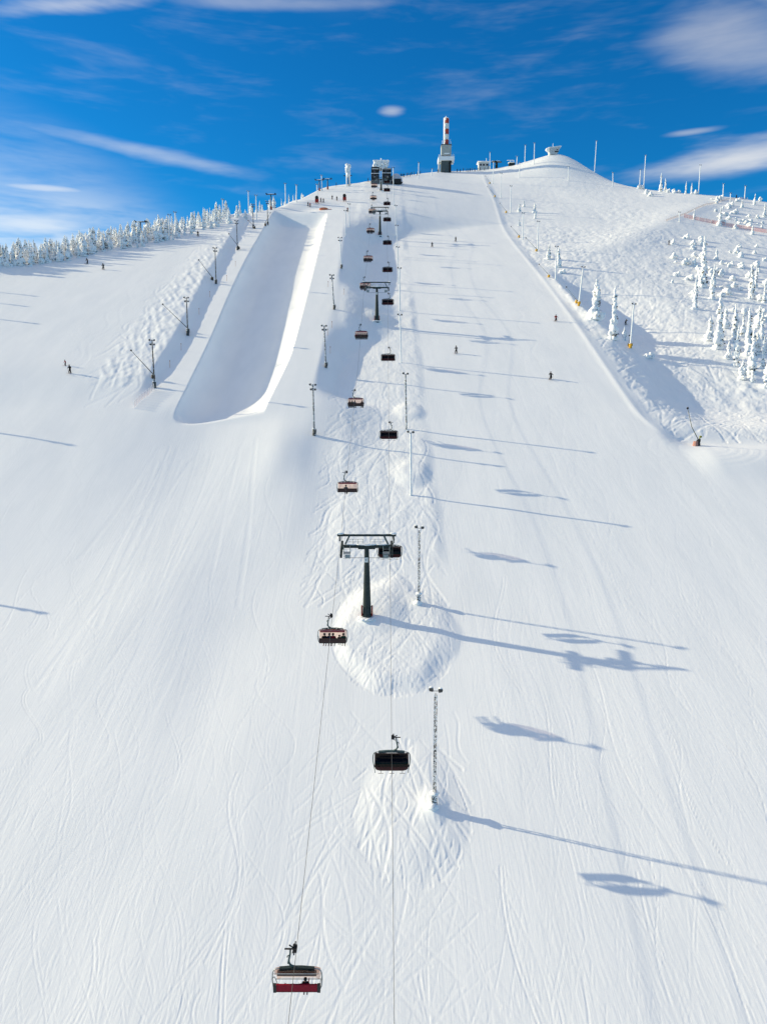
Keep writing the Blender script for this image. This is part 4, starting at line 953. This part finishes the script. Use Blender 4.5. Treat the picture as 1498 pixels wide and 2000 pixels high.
# ------------------------------------------------------------------ people
CLOTH = {'black': (0.012, 0.013, 0.016), 'navy': (0.012, 0.018, 0.05), 'red': (0.25, 0.012, 0.02), 'grey': (0.10, 0.10, 0.11), 'green': (0.02, 0.06, 0.04)}
POSES = {   # joints: pelvis, chest, neck, head, head top, (knee, ankle, toe) x2, (shoulder, elbow, hand) x2
 'ski':  dict(pel=(0,-.10,.86), che=(0,.03,1.22), nec=(0,.10,1.46), hea=(0,.14,1.60), top=(0,.14,1.72), legs=[((-.17,.12,.48),(-.19,-.03,.09),(-.19,.14,.05)),((.17,.12,.48),(.20,-.03,.09),(.20,.14,.05))], arms=[((-.20,.04,1.38),(-.36,.10,1.12),(-.32,.36,1.05)),((.20,.04,1.38),(.36,.10,1.12),(.32,.36,1.05))]),
 'turn': dict(pel=(-.10,-.12,.80), che=(-.02,.06,1.14), nec=(.03,.14,1.37), hea=(.05,.18,1.51), top=(.06,.18,1.63), legs=[((-.24,.12,.44),(-.02,-.03,.09),(0,.14,.05)),((.06,.14,.44),(.28,-.03,.09),(.3,.14,.05))], arms=[((-.21,.08,1.28),(-.42,.08,1.05),(-.46,.34,1.02)),((.19,.08,1.32),(.42,.12,1.12),(.46,.38,1.0))]),
 'board':dict(pel=(-.18,0,.68), che=(.02,0,1.0), nec=(.12,0,1.22), hea=(.16,0,1.36), top=(.18,0,1.48), legs=[((-.02,.22,.46),(-.06,.24,.09),(.08,.26,.05)),((-.02,-.22,.46),(-.06,-.24,.09),(.08,-.24,.05))], arms=[((.04,.20,1.14),(.20,.46,1.10),(.42,.56,1.18)),((.04,-.20,1.14),(.26,-.30,1.12),(.52,-.26,1.16))]),
 'stand':dict(pel=(0,0,.92), che=(0,.01,1.26), nec=(0,.02,1.50), hea=(0,.04,1.63), top=(0,.04,1.76), legs=[((-.12,.03,.50),(-.13,0,.09),(-.13,.16,.05)),((.12,.03,.50),(.13,0,.09),(.13,.16,.05))], arms=[((-.21,.01,1.42),(-.28,0,1.15),(-.25,.10,.92)),((.21,.01,1.42),(.28,0,1.15),(.25,.10,.92))]),
 'sit':  dict(pel=(0,-.06,.10), che=(0,-.06,.45), nec=(0,-.03,.68), hea=(0,0,.82), top=(0,0,.94), legs=[((-.13,.44,.10),(-.13,.50,-.36),(-.13,.68,-.40)),((.13,.44,.10),(.13,.50,-.36),(.13,.68,-.40))], arms=[((-.21,-.04,.60),(-.27,.10,.36),(-.14,.34,.24)),((.21,-.04,.60),(.27,.10,.36),(.14,.34,.24))]),
}
_FIG = {}
def figure(pose, colour):
    key = (pose, colour)
    if key in _FIG: return _FIG[key]
    P = POSES[pose]
    vs = [P['pel'], P['che'], P['nec'], P['hea'], P['top']]; rs = [.20, .235, .085, .12, .10]; es = [(0,1),(1,2),(2,3),(3,4)]
    for lg in P['legs']:
        o = len(vs); vs += list(lg); rs += [.125, .10, .075]; es += [(0,o),(o,o+1),(o+1,o+2)]
    for am in P['arms']:
        o = len(vs); vs += list(am); rs += [.115, .09, .075]; es += [(1,o),(o,o+1),(o+1,o+2)]
    me_ = bpy.data.meshes.new('fig'); me_.from_pydata(vs, es, []); ob = bpy.data.objects.new('fig', me_); COL.objects.link(ob)
    sk = ob.modifiers.new('skin', 'SKIN')
    for v, r in zip(me_.skin_vertices[0].data, rs): v.radius = (r, r*0.85)
    me_.skin_vertices[0].data[0].use_root = True
    sb = ob.modifiers.new('sub', 'SUBSURF'); sb.levels = 1
    dg = bpy.context.evaluated_depsgraph_get(); dg.update()
    out = bpy.data.meshes.new_from_object(ob.evaluated_get(dg)); out.name = 'body'
    bpy.data.objects.remove(ob)
    col = CLOTH[colour]
    jm = mat('jacket_' + colour, col, 0.9, var=0.15, spec=0.1); pm = mat('trousers_dark', (0.010, 0.010, 0.012), 0.9, spec=0.1); sk_ = mat('skin', (0.45, 0.28, 0.21), 0.6, var=0.05); gl = mat('gloves', (0.015, 0.015, 0.015), 0.7)
    out.materials.clear()
    for m_ in (jm, pm, sk_, gl): out.materials.append(m_)
    pel = Vector(P['pel']); hea = Vector(P['hea']); hands = [Vector(a[2]) for a in P['arms']]
    legp = [Vector(q) for lg in P['legs'] for q in lg]
    for p in out.polygons:
        c = p.center; k = 0
        if (c-hea).length < 0.19 and c.z > Vector(P['nec']).z: k = 2
        elif min((c-h).length for h in hands) < 0.10: k = 3
        elif c.z < pel.z - 0.04 or min((c-q).length for q in legp) < 0.2: k = 1
        p.material_index = k; p.use_smooth = True
    _FIG[key] = out
    return out
_KIT = {}
def kit(name, build, mt):
    if name not in _KIT:
        m = MB(); build(m); _KIT[name] = m.mesh(name, mt, True)
    return _KIT[name]
def child(me_, name, parent):
    o = bpy.data.objects.new(name, me_); COL.objects.link(o); o.parent = parent
    return o
def person(pose, colour, loc, rz, label, group, scale=1.0, gear=True, helmet='black'):
    p_ = 'stand' if pose == 'child' else pose
    p_ = 'ski' if pose == 'child' else p_
    sc = 0.72 if pose == 'child' else scale
    t = empty('person', loc, rz, label, 'person', group); t.scale = (sc, sc, sc)
    child(figure(p_, colour), 'body', t)
    P = POSES[p_]
    hm = mat('helmet_' + helmet, (0.02, 0.02, 0.024) if helmet == 'black' else (0.7, 0.7, 0.72), 0.35)
    hx, hy, hz = P['hea']
    h = child(kit('helmet_' + helmet + p_, lambda m: m.lump((hx, hy-0.02, hz+0.07), (.15, .165, .14), 1, 0.0, lev=2), hm), 'helmet', t)
    child(kit('goggles' + p_, lambda m: m.box((hx, hy+0.125, hz+0.03), (.17, .04, .07)), mat('goggle_lens', (0.03, 0.02, 0.01), 0.1)), 'goggles', h)
    if gear:
        skm = mat('ski_red', (0.16, 0.02, 0.02), 0.4); 
        if p_ == 'board':
            child(kit('board', lambda m: m.box((-.02, 0, .02), (.28, 1.5, .03)), mat('board_black', (0.02, 0.02, 0.025), 0.4)), 'snowboard', t)
        else:
            for lg in P['legs']:
                a = lg[1]
                def bs(m, a=a):
                    m.box((a[0], a[1]+0.05, a[2]-0.07), (.09, 1.5, .02)); m.box((a[0], a[1]+0.86, a[2]-0.035), (.085, .18, .02), rot=(0.5, 0, 0))
                child(kit('ski%s%.2f' % (p_, a[0]), bs, skm), 'ski', t)
            if p_ != 'sit':
                for am in P['arms']:
                    q = am[2]
                    child(kit('pole%s%.2f' % (p_, q[0]), lambda m, q=q: m.tube([(q[0], q[1]+.02, q[2]+.08), (q[0]*1.25, q[1]-.35 if p_ != 'stand' else q[1]+.05, 0.03)], .014, 4), M_LAMP), 'ski_pole', t)
    return t

# ------------------------------------------------------------------ the chairlift in place
for side, nm, lb in ((-1, 'uphill', 'left'), (1, 'downhill', 'right')):
    ys = np.concatenate([np.arange(12, 60, 2.0), np.arange(60, 408, 4.0)])
    pts = [(rope_x(y, side), y, rope_z(y)) for y in ys]
    m = MB(); m.tube(pts, 0.019, 6)
    o = m.build('haul_rope', M_CABLE, None, True)
    tag(o, 'thin dark steel rope carrying the %s line of lift chairs' % lb, 'cable', 'haul ropes of the chairlift')

ORD = ['lowest', 'second lowest', 'third', 'fourth', 'fifth', 'sixth', 'seventh', 'eighth', 'ninth', 'tenth', 'eleventh']
tw_p = make_tower(); tag(tw_p, '-', 'lift tower', 'chairlift towers')
tl = ['nearest green-grey lift tower with red padded foot and white plate', 'second lift tower uphill, standing beside the shadowed bank of the pipe', 'third lift tower uphill, level with the top of the half pipe', 'farthest lift tower, slim shaft just below the summit station']
for i, (x, y, h) in enumerate(TOWERS):
    o = put(tw_p, USED, (rope_x(y, 0) + 0.25, y, gz(rope_x(y, 0), y)), 0, tl[i])
    o.scale = (1, 1, (rope_z(y) - gz(rope_x(y, 0), y)) / 10.0)

chair_dn = make_chair('lift_chair', True); tag(chair_dn, '-', 'chairlift chair', 'chairs coming down the right rope')
for i, y in enumerate(DOWN_CHAIRS):
    x = rope_x(y, 1)
    put(chair_dn, USED, (x, y, rope_z(y)), math.pi, 'black bubble chair on the right rope, %s' % ('lowest of that row, near the bottom' if i == 0 else '%s from the bottom' % (['', 'second', 'third', 'fourth', 'fifth', 'sixth', 'seventh', 'eighth', 'ninth', 'tenth', 'eleventh'][i])), scale=(1, 1, 0.86))
chair_first = make_chair('lift_chair', False, True)
tag(chair_first, 'nearest chair on the left rope with wine red backrest, almost empty', 'chairlift chair', 'chairs going up the left rope')
chair_up = make_chair('lift_chair', False); tag(chair_up, '-', 'chairlift chair', 'chairs going up the left rope')
RIDERS = [[0.55], [-.9, -.35, .05, .75, 1.2], [-.25], [-1.2, -.7, -.2, 1.25], [-1.25, -.75, -.25, .25, .75, 1.25], [-1.2, -.7, -.2, .3], [-1.2, -.7, -.2, .3, .8], [-1.0, -.5, .1, .6], [-1.2, -.6, 0, .6, 1.2], [-.5, 0, .5], [-1, -.4, .4]]
cols = ['black', 'navy', 'red', 'black', 'grey', 'green']
NUM = ['nearest', 'second', 'third', 'fourth', 'fifth', 'sixth', 'seventh', 'eighth', 'ninth', 'tenth', 'eleventh']
for i, y in enumerate(UP_CHAIRS):
    x = rope_x(y, -1); z = rope_z(y)
    if i == 0: chair_first.location = (x, y, z); chair_first.scale = (1, 1, 0.92)
    else: put(chair_up, USED, (x, y, z), 0, 'bubble chair with red canopy band on the left rope, %s from the bottom' % NUM[i], scale=(1, 1, 0.92))
    for k, rx in enumerate(RIDERS[i]):
        c = cols[(i*2 + k*5 + (1 if i == 1 else 0)) % 6]
        if i == 1: c = ['black', 'navy', 'red', 'black', 'green'][k]
        ch = i == 0 or (i == 1 and k == 3)
        nm = {1: 'the only'}.get(len(RIDERS[i]), ['leftmost', 'second', 'third', 'fourth', 'fifth', 'sixth'][k])
        person('sit', c, (x + rx, y - 0.04, z - 2.96), 0, '%s rider, in %s jacket, seen from behind on the %s chair up' % (nm, c, NUM[i]), 'people riding up on the chairs', 0.8 if ch else 1.0)

# ------------------------------------------------------------------ buildings on the summit
def build_at(fn, xy, dz, label, cat, sc=1.0, rz=0.0):
    o = fn(); tag(o, label, cat); o.location = (xy[0], xy[1], gz(*xy) + dz); o.scale = (sc, sc, sc); o.rotation_euler = (0, 0, rz)
    return o
build_at(make_station, (STATION[0]-0.2, STATION[1]+9), -0.9, 'summit lift station with dark walls under a rime-crusted white housing', 'lift station')
build_at(make_mast, (MAST[0], MAST[1]+6), -1.2, 'tall summit tower with red and white banded mast', 'tower')
build_at(make_hut, (HUT[0], HUT[1]+4), -0.8, 'small white hut with snowy flat roof on the skyline', 'hut')
build_at(make_judge, (JUDGE[0], JUDGE[1]+1), -0.5, 'flared rimed hut on top of the snow mound', 'hut')
def make_cabin():
    t = empty('snowy_cabin')
    m = MB(); m.box((0, 0, 0.8), (3.6, 3, 1.6)); m.build('cabin_wall', M_DARK, t)
    m = MB(); m.lump((0, 0, 1.8), (2.3, 1.9, 0.55), 2, 0.1, lev=2); m.build('roof_snow', M_SNOW, t, True)
    m = MB(); m.box((-0.9, -0.8, 3.2), (4.6, 0.3, 0.3)); m.tube([(-1, -0.8, 0), (-1, -0.8, 3.2)], 0.14, 6); m.tube([(1.2, -0.8, 0), (1.2, -0.8, 3.2)], 0.14, 6); m.build('rimed_frame', M_RIME, t)
    return t
build_at(make_cabin, (CABIN[0], CABIN[1]+2), -0.3, 'low snow-capped cabin with rimed frame left of the mound', 'cabin')
def make_dragtop():
    t = empty('drag_lift_terminal')
    m = MB(); m.tube([(0, 0, 0), (0, 0, 3.6)], [0.9, 0.7], 8); m.build('post', M_DARK, t)
    m = MB(); m.box((0, 0, 3.9), (6.5, 1.2, 0.4)); m.build('arm', M_DARK, t)
    m = MB(); m.tube([(-1.2, 0, 4.15), (-1.2, 0, 4.35)], 1.5, 12); m.build('bullwheel', M_TEAL, t)
    m = MB(); m.lump((-0.4, 0, 4.45), (2.8, 0.8, 0.28), 2, 0.12, lev=2); m.build('snow_cap', M_RIME, t, True)
    return t
build_at(make_dragtop, (DRAGTOP[0], DRAGTOP[1]+3), -0.3, 'dark drag lift terminal with snowy arm beside the white hut', 'lift terminal')
def make_rimemast():
    t = empty('rimed_antenna'); rd = random.Random(4)
    for sx in (-0.9, 0.9):
        m = MB(); m.tube([(sx, 0, -0.5), (sx*0.7, 0, 6.5), (sx*0.6, 0, 11.4 if sx < 0 else 10.4)], [0.3, 0.5, 0.35], 7); m.build('antenna_leg', M_RIME, t, True)
    m = MB()
    for k in range(60): m.lump((rd.uniform(-1.1, 1.1)*(0.6+0.04*k/6), rd.uniform(-0.6, 0.6), 4.8+6.2*k/60), (rd.uniform(0.4, 0.75),)*3, k, 0.25)
    m.build('rime_crust', M_RIME, t, True)
    m = MB(); m.tube([(0.15, 0.2, -0.5), (0.15, 0.2, 7)], 0.22, 6); m.box((-1.9, 0, 5.2), (1.0, 0.4, 0.35)); m.box((1.6, 0, 5.3), (0.9, 0.4, 0.35)); m.build('steel_core', M_DARK, t)
    return t
build_at(make_rimemast, RIMEMAST, 0, 'thick rime-crusted white antenna on the skyline left of the station', 'antenna')

# ------------------------------------------------------------------ masts, poles and lances
lt = ['nearest mottled lattice mast, below the first lift tower', 'lattice mast just right of the nearest lift tower', 'third lattice mast up the right side of the lift', 'fourth lattice mast up the right side of the lift', 'fifth lattice mast up the right side of the lift', 'sixth lattice mast up the right side of the lift', 'seventh lattice mast up the right side of the lift', 'eighth lattice mast up the right side of the lift', 'ninth lattice mast up the right side of the lift', 'tall rimed mast right of the summit station']
for i, (x, y, h, dx) in enumerate(POLES_TRUSS):
    if i < 2: o = pole_truss(h, dx)
    else: o = pole_tube(h, dx, M_WHITEPOLE if i not in (3,) else M_MOTTLE, 0.17, 0.15, 2, True, None, i)
    tag(o, lt[i].replace('lattice', 'rimed') if 2 <= i < 9 else lt[i], 'floodlight', 'floodlight masts beside the lift'); o.location = (x, y, gz(x, y))
nth = ['lowest', 'second', 'third', 'fourth', 'fifth', 'topmost']
for i, (x, y, h, dx) in enumerate(POLES_BROWN):
    o = pole_tube(h, dx, M_MOTTLE2, 0.17, 0.12, 4, False, M_LAMP, i)
    tag(o, '%s brown floodlight pole up the left edge of the half pipe' % nth[i], 'floodlight', 'floodlight poles left of the pipe'); o.location = (x, y, gz(x, y))
for i, (x, y, h, dx) in enumerate(POLES_PIPE):
    o = pole_tube(h, dx, M_MOTTLE if i < 3 else M_WHITEPOLE, 0.19, 0.15, 4 if i < 4 else 2, i > 2, M_MOTTLE2 if i < 4 else None, i)
    tag(o, '%s frosted floodlight pole along the right deck of the half pipe' % nth[i], 'floodlight', 'floodlight poles right of the pipe'); o.location = (x, y, gz(x, y))
nth8 = ['nearest', 'second', 'third', 'fourth', 'fifth', 'sixth', 'seventh', 'farthest']
for i, (x, y, h, dx) in enumerate(POLES_WHITE):
    o = pole_tube(h, dx, M_WHITEPOLE, 0.24, 0.17, 2, True, M_YEL if i < 2 else None, i)
    tag(o, '%s white rimed floodlight pole along the right edge of the run' % nth8[i], 'floodlight', 'white poles along the right edge'); o.location = (x, y, gz(x, y))
FARLAB = ['white pole beside the small summit hut', 'left one of two white poles left of the mound', 'right one of two white poles left of the mound', 'short pole between the cabin and the mound', 'tall pole on the right flank of the mound', 'tall dark-topped pole on the right skyline', 'short pole beside the tall one on the right skyline', 'tall pole above the frosted shrubs on the right ridge', 'pole at the far right by the orange path fence', 'thin pole left of the far right path end', 'small pole beside the upper end of the path', 'white post in the saddle right of the mound', 'white post below the mound', 'white post below the cabin', 'short post by the bend of the path', 'left one of two poles above the left trees', 'right one of two poles above the left trees', 'tall white pole left of the top of the pipe', 'white pole between two drag lift towers', 'pole above the red fan gun', 'pole on the skyline left of the banded mast', 'short rimed pole just left of the banded mast', 'pole rising out of the left trees, right one', 'leaning white pole near the top of the left trees', 'left one of two poles in the dense left trees', 'right one of two poles in the dense left trees']
for i, (x, y, h, dx) in enumerate(POLES_FAR):
    o = pole_tube(h, dx, M_WHITEPOLE, 0.25, 0.18, 2, True, None, 50+i)
    tag(o, FARLAB[i], 'pole', 'rimed poles along the skyline'); o.location = (x, y, gz(x, y))
for i, (x, y, dx, dz) in enumerate(LANCES_LEFT):
    o = lance(dx, dz, M_WOOD, M_LAMP); tag(o, '%s slanting snow lance on the left edge of the half pipe' % nth[i], 'snow lance', 'snow lances left of the pipe'); o.location = (x, y, gz(x, y))
for i, (x, y, dx, dz) in enumerate(LANCES_RIGHT):
    o = lance(dx, dz, M_YEL, M_STEEL)
    tag(o, 'slanting snow lance with yellow padded foot, %s from the skyline down' % ['fourth', 'fifth', 'sixth', 'seventh', 'eighth', 'third', 'second', 'first'][i], 'snow lance', 'snow lances right of the run'); o.location = (x, y, gz(x, y))
def make_gun():
    t = empty('snow_gun')
    m = MB(); m.tube([(0.25, 0, 0.9), (GUN[2]*0.55, -0.2, GUN[3]*0.5), (GUN[2], -0.5, GUN[3])], [0.09, 0.07, 0.05], 6); m.build('lance_tube', mat('olive_tube', (0.10, 0.12, 0.07), 0.5), t, True)
    m = MB(); m.lump((GUN[2], -0.5, GUN[3]), (0.2, 0.2, 0.25), 3, 0.1); m.build('nozzle_head', M_BLACK, t)
    m = MB(); m.tube([(0.1, 0, -0.3), (0.1, 0, 1.1)], [0.5, 0.3], 8); m.box((0.2, -0.1, 1.0), (0.45, 0.45, 0.5)); m.build('stand', M_BLACK, t)
    m = MB(); m.tube([(0.3, 0, 1.0), (0.42, 0, 1.9)], 0.12, 6); m.box((0.5, 0, 1.7), (0.4, 0.3, 0.35)); m.build('yellow_joint', mat('olive_yellow', (0.30, 0.28, 0.04), 0.5), t)
    m = MB(); m.tube([(-0.5, -0.2, -0.2), (-0.45, -0.2, 0.85)], [0.55, 0.42], 8); m.build('padding', mat('faded_pink_pad', (0.48, 0.24, 0.19), 0.7), t)
    return t
o = make_gun(); tag(o, 'snow lance with dark stand and pink padding on the flat right platform', 'snow gun'); o.location = (GUN[0], GUN[1], gz(GUN[0], GUN[1]))
def make_fan(c):
    t = empty('fan_gun')
    m = MB(); m.tube([(0, -0.6, 2.0), (0, -0.2, 2.1), (0, 0.7, 2.3)], [0.62, 0.66, 0.5], 10); m.build('fan_barrel', M_BLACK, t)
    m = MB(); m.box((0, 0, 1.1), (1.3, 0.9, 1.1)); m.build('machine_box', mat('bright_red', (0.45, 0.03, 0.02), 0.5), t)
    m = MB()
    for a in (0.4, 2.5, 4.6): m.tube([(0, 0, 0.9), (0.9*math.cos(a), 0.9*math.sin(a), -0.1)], 0.09, 5)
    m.build('leg_frame', M_BLACK, t)
    return t
for nm, lb in ((FAN_A, 'black and red fan gun left of the top of the pipe'), (FAN_B, 'red fan gun right of the top of the pipe')):
    o = make_fan(0); tag(o, lb, 'snow gun', 'fan guns above the pipe'); o.location = (nm[0], nm[1], gz(*nm)); o.scale = (1.25,)*3
m = MB(); m.lump((0, 0, 0.35), (2.0, 0.9, 0.6), 3, 0.15, lev=2); m.lump((2.9, 0.2, 0.15), (0.9, 0.5, 0.3), 4, 0.2)
o = m.build('orange_mat', mat('orange_cover', (0.75, 0.22, 0.10), 0.7), None, True); tag(o, 'orange cover lying on the snow above the half pipe', 'cover'); o.location = (ORANGE[0], ORANGE[1], gz(*ORANGE))
for i, (x, y, h) in enumerate(DRAG_TOWERS):
    o = drag_tower(h); tag(o, ['dark drag lift tower in front of the dense left trees', 'dark drag lift tower near the upper end of the left trees', 'right one of two drag lift towers left of the antenna', 'left one of two drag lift towers left of the antenna'][i], 'lift tower', 'drag lift towers on the left'); o.location = (x, y, gz(x, y))

# ------------------------------------------------------------------ nets
def net_mat(name, col, dens):
    m = bpy.data.materials.new(name); m.use_nodes = True
    t = NT(m.node_tree); b = m.node_tree.nodes['Principled BSDF']
    tcn = t.new('ShaderNodeTexCoord')
    br = t.new('ShaderNodeTexBrick'); br.inputs['Scale'].default_value = 6.0; br.inputs['Mortar Size'].default_value = 0.03; br.offset = 0.0
    t.link(tcn.outputs['Object'], br.inputs['Vector'])
    t.link(t.mixc(t.noise(tcn.outputs['Object'], 1.5, 3), (*col, 1), tuple(c*0.8 for c in col) + (1,)), b.inputs['Base Color'])
    b.inputs['Alpha'].default_value = dens; b.inputs['Roughness'].default_value = 0.8
    return m
def fence(name, pts, h, mt, label, cat, sub=3):
    t = empty(name, (pts[0][0], pts[0][1], gz(*pts[0]))); tag(t, label, cat)
    P = []
    for (a, b) in zip(pts[:-1], pts[1:]):
        for k in range(sub): P.append((a[0]+(b[0]-a[0])*k/sub, a[1]+(b[1]-a[1])*k/sub))
    P.append(pts[-1]); ox, oy, oz = t.location
    vs = []; fs = []
    for (x, y) in P:
        z = gz(x, y); vs += [(x-ox, y-oy, z-oz+0.1), (x-ox, y-oy, z-oz+h)]
    for i in range(len(P)-1): fs.append((2*i, 2*i+2, 2*i+3, 2*i+1))
    m = MB(); m.add(vs, fs); m.build('netting', mt, t)
    for (x, y) in P:
        m = MB(); z = gz(x, y); m.tube([(x-ox, y-oy, z-oz-0.3), (x-ox, y-oy, z-oz+h+0.15)], 0.05, 5); m.build('fence_post', M_RIME, t)
M_PINK = net_mat('pink_net', (0.75, 0.38, 0.36), 0.55); M_PALEPINK = net_mat('pale_net', (0.85, 0.52, 0.48), 0.22)
fence('safety_net', NET_RIGHT, 1.7, M_PINK, 'pink safety net across the slope at the far right', 'fence')
fence('safety_net', NET_LEFT, 1.3, M_PALEPINK, 'pale pink net by the lowest floodlight left of the pipe', 'fence')
fence('safety_net', NET_PATH, 1.0, net_mat('orange_net', (0.8, 0.5, 0.36), 0.35), 'thin orange net along the upper path at the right', 'fence')

# ------------------------------------------------------------------ people on the snow
TENS = ['first', 'second', 'third', 'fourth', 'fifth', 'sixth', 'seventh', 'eighth', 'ninth', 'tenth', 'eleventh', 'twelfth', 'thirteenth', 'fourteenth', 'fifteenth', 'sixteenth', 'seventeenth', 'eighteenth', 'nineteenth', 'twentieth']
def ordinal(k): return TENS[k] if k < 20 else 'twenty-' + TENS[k-20] if k < 29 else 'thirty-' + TENS[k-29]
PL = ['skier in black, left one of the pair high on the right run', 'skier in black, right one of the pair high on the right run', 'skier in red jacket near the right edge of the run', 'skier in grey in the middle of the right run', 'skier in black turning low on the right side of the run', 'adult skier in black on the open left slope', 'small child in red skiing beside the adult on the left', 'skier in black below the left trees, right one', 'skier in black close to the left trees, left one', 'lone skier near the upper left trees above the bumps', 'snowboarder in black in the shaded gully beside two spruces', 'left one of two skiers right of the fan gun', 'right one of two skiers right of the fan gun', 'left one of two people above the pipe, below the antenna', 'right one of two people above the pipe, below the antenna', 'person in navy left of the fan gun', 'person in red left of the fan gun', 'person in black on the upper path at the far right', 'person alone below the path bend on the right', 'skier in red behind the pole at the top right of the pipe']
for i, (x, y, pose, c) in enumerate(PEOPLE):
    rz = math.pi + random.uniform(-0.7, 0.7) if pose != 'board' else 0.4
    person(pose, c, (x, y, gz(x, y) + (0.02 if y < 250 else 0.05)), rz, PL[i], 'people on the slopes', 1.06)
order = sorted(range(len(SUMMIT_PEOPLE)), key=lambda k: SUMMIT_PEOPLE[k][0]/SUMMIT_PEOPLE[k][1])
for i, (x, y) in enumerate(SUMMIT_PEOPLE):
    person('stand', ['black', 'navy', 'black', 'grey'][i % 4], (x, y, gz(x, y)), random.uniform(0, 6.28), 'dark figure in the row of people along the summit skyline, %s from the left' % ordinal(order.index(i)), 'people along the summit skyline', 1.05, i % 2 == 0)

# ------------------------------------------------------------------ trees and shrubs
SLIM = [spruce_variant(40+k, 0.085 + 0.012*(k % 3), 24) for k in range(6)]
WIDE = [spruce_variant(70+k, 0.15 + 0.022*(k % 4), 52) for k in range(7)]
rt = random.Random(9)
RLAB = {5: 'tall slender snowy spruce at the left front of the right grove', 15: 'left one of two snowy spruces in the shaded gully', 16: 'right one of two snowy spruces in the shaded gully, the taller', 17: 'thin dark sapling with white tip beside the gully spruces', 0: 'tall thin snowy spruce standing highest left of the right grove', 18: 'left snowy spruce of the pair beside the third white pole', 19: 'right snowy spruce of the pair beside the third white pole', 13: 'small leaning snowy spruce at the foot of the right grove'}
for i, (x, y, h) in enumerate(TREES_RIGHT):
    big = h > 6
    v = SLIM[i % 6] if (big and i not in (6, 15)) else WIDE[i % 7]
    upper = y > 300
    peers = sorted([k for k in range(len(TREES_RIGHT)) if (TREES_RIGHT[k][1] > 300) == upper and k not in RLAB], key=lambda k: TREES_RIGHT[k][0]/TREES_RIGHT[k][1])
    lb = RLAB.get(i) or ('snow-plastered spruce on the upper right slope, %s from the left' if upper else 'slender snow-plastered spruce of the right grove, %s from the left') % ordinal(peers.index(i))
    tree_obj(v, x, y, h*(1.12 if y < 300 else 1.0), rt.uniform(0.85, 1.15), rt.uniform(-0.7, 0.7), lb, 'snowy spruces on the right' if i not in RLAB else 'single snowy spruces on the right')
for i, (x, y, h) in enumerate(TREES_LEFT):
    v = WIDE[i % 7] if rt.random() < 0.72 else SLIM[i % 6]
    tree_obj(v, x, y, h, rt.uniform(0.85, 1.25), rt.uniform(-0.7, 0.7), 'frosted spruce in the long wood along the left skyline', 'frosted spruces of the left wood')
SHR = [shrub_variant(k) for k in range(6)]
for i, (x, y, h) in enumerate(SHRUBS):
    t = empty('snowy_shrub', (x, y, gz(x, y) - 0.1), rt.uniform(-0.7, 0.7), 'low shrub buried in lumps of snow on the right slope', 'shrub', 'snow-buried shrubs on the right')
    hh = max(0.7, min(2.6, h)); wd = hh*rt.uniform(0.7, 1.3); t.scale = (wd, wd, hh)
    for nm_, me_ in zip(('twigs', 'snow_load'), SHR[i % 6]):
        o = child(me_, nm_, t)
        if nm_ == 'twigs': o['kind'] = 'stuff'

# ------------------------------------------------------------------ poles just past the left edge, their shadows reach into view
for i, (x, y, h) in enumerate(POLES_OUT):
    o = pole_tube(h, 0.0, M_MOTTLE2, 0.22, 0.16, 4, False, None, 90+i)
    tag(o, 'floodlight pole beyond the left edge, casting the %s long shadow from the bottom' % ordinal(i), 'floodlight', 'floodlight poles past the left edge'); o.location = (x, y, gz(x, y))

sorder = sorted(range(len(STAKES)), key=lambda k: STAKES[k][0]/STAKES[k][1])
for i, (x, y) in enumerate(STAKES):
    m = MB(); m.tube([(0, 0, -0.3), (0.04, 0, 1.7)], 0.04, 5); m.box((0.04, 0, 1.55), (0.16, 0.03, 0.22))
    o = m.build('marker_stake', mat('faded_orange', (0.42, 0.20, 0.10), 0.7)); tag(o, 'thin orange marker stake beside the half pipe, %s from the left' % ordinal(sorder.index(i)), 'stake', 'marker stakes along the half pipe'); o.location = (x, y, gz(x, y))
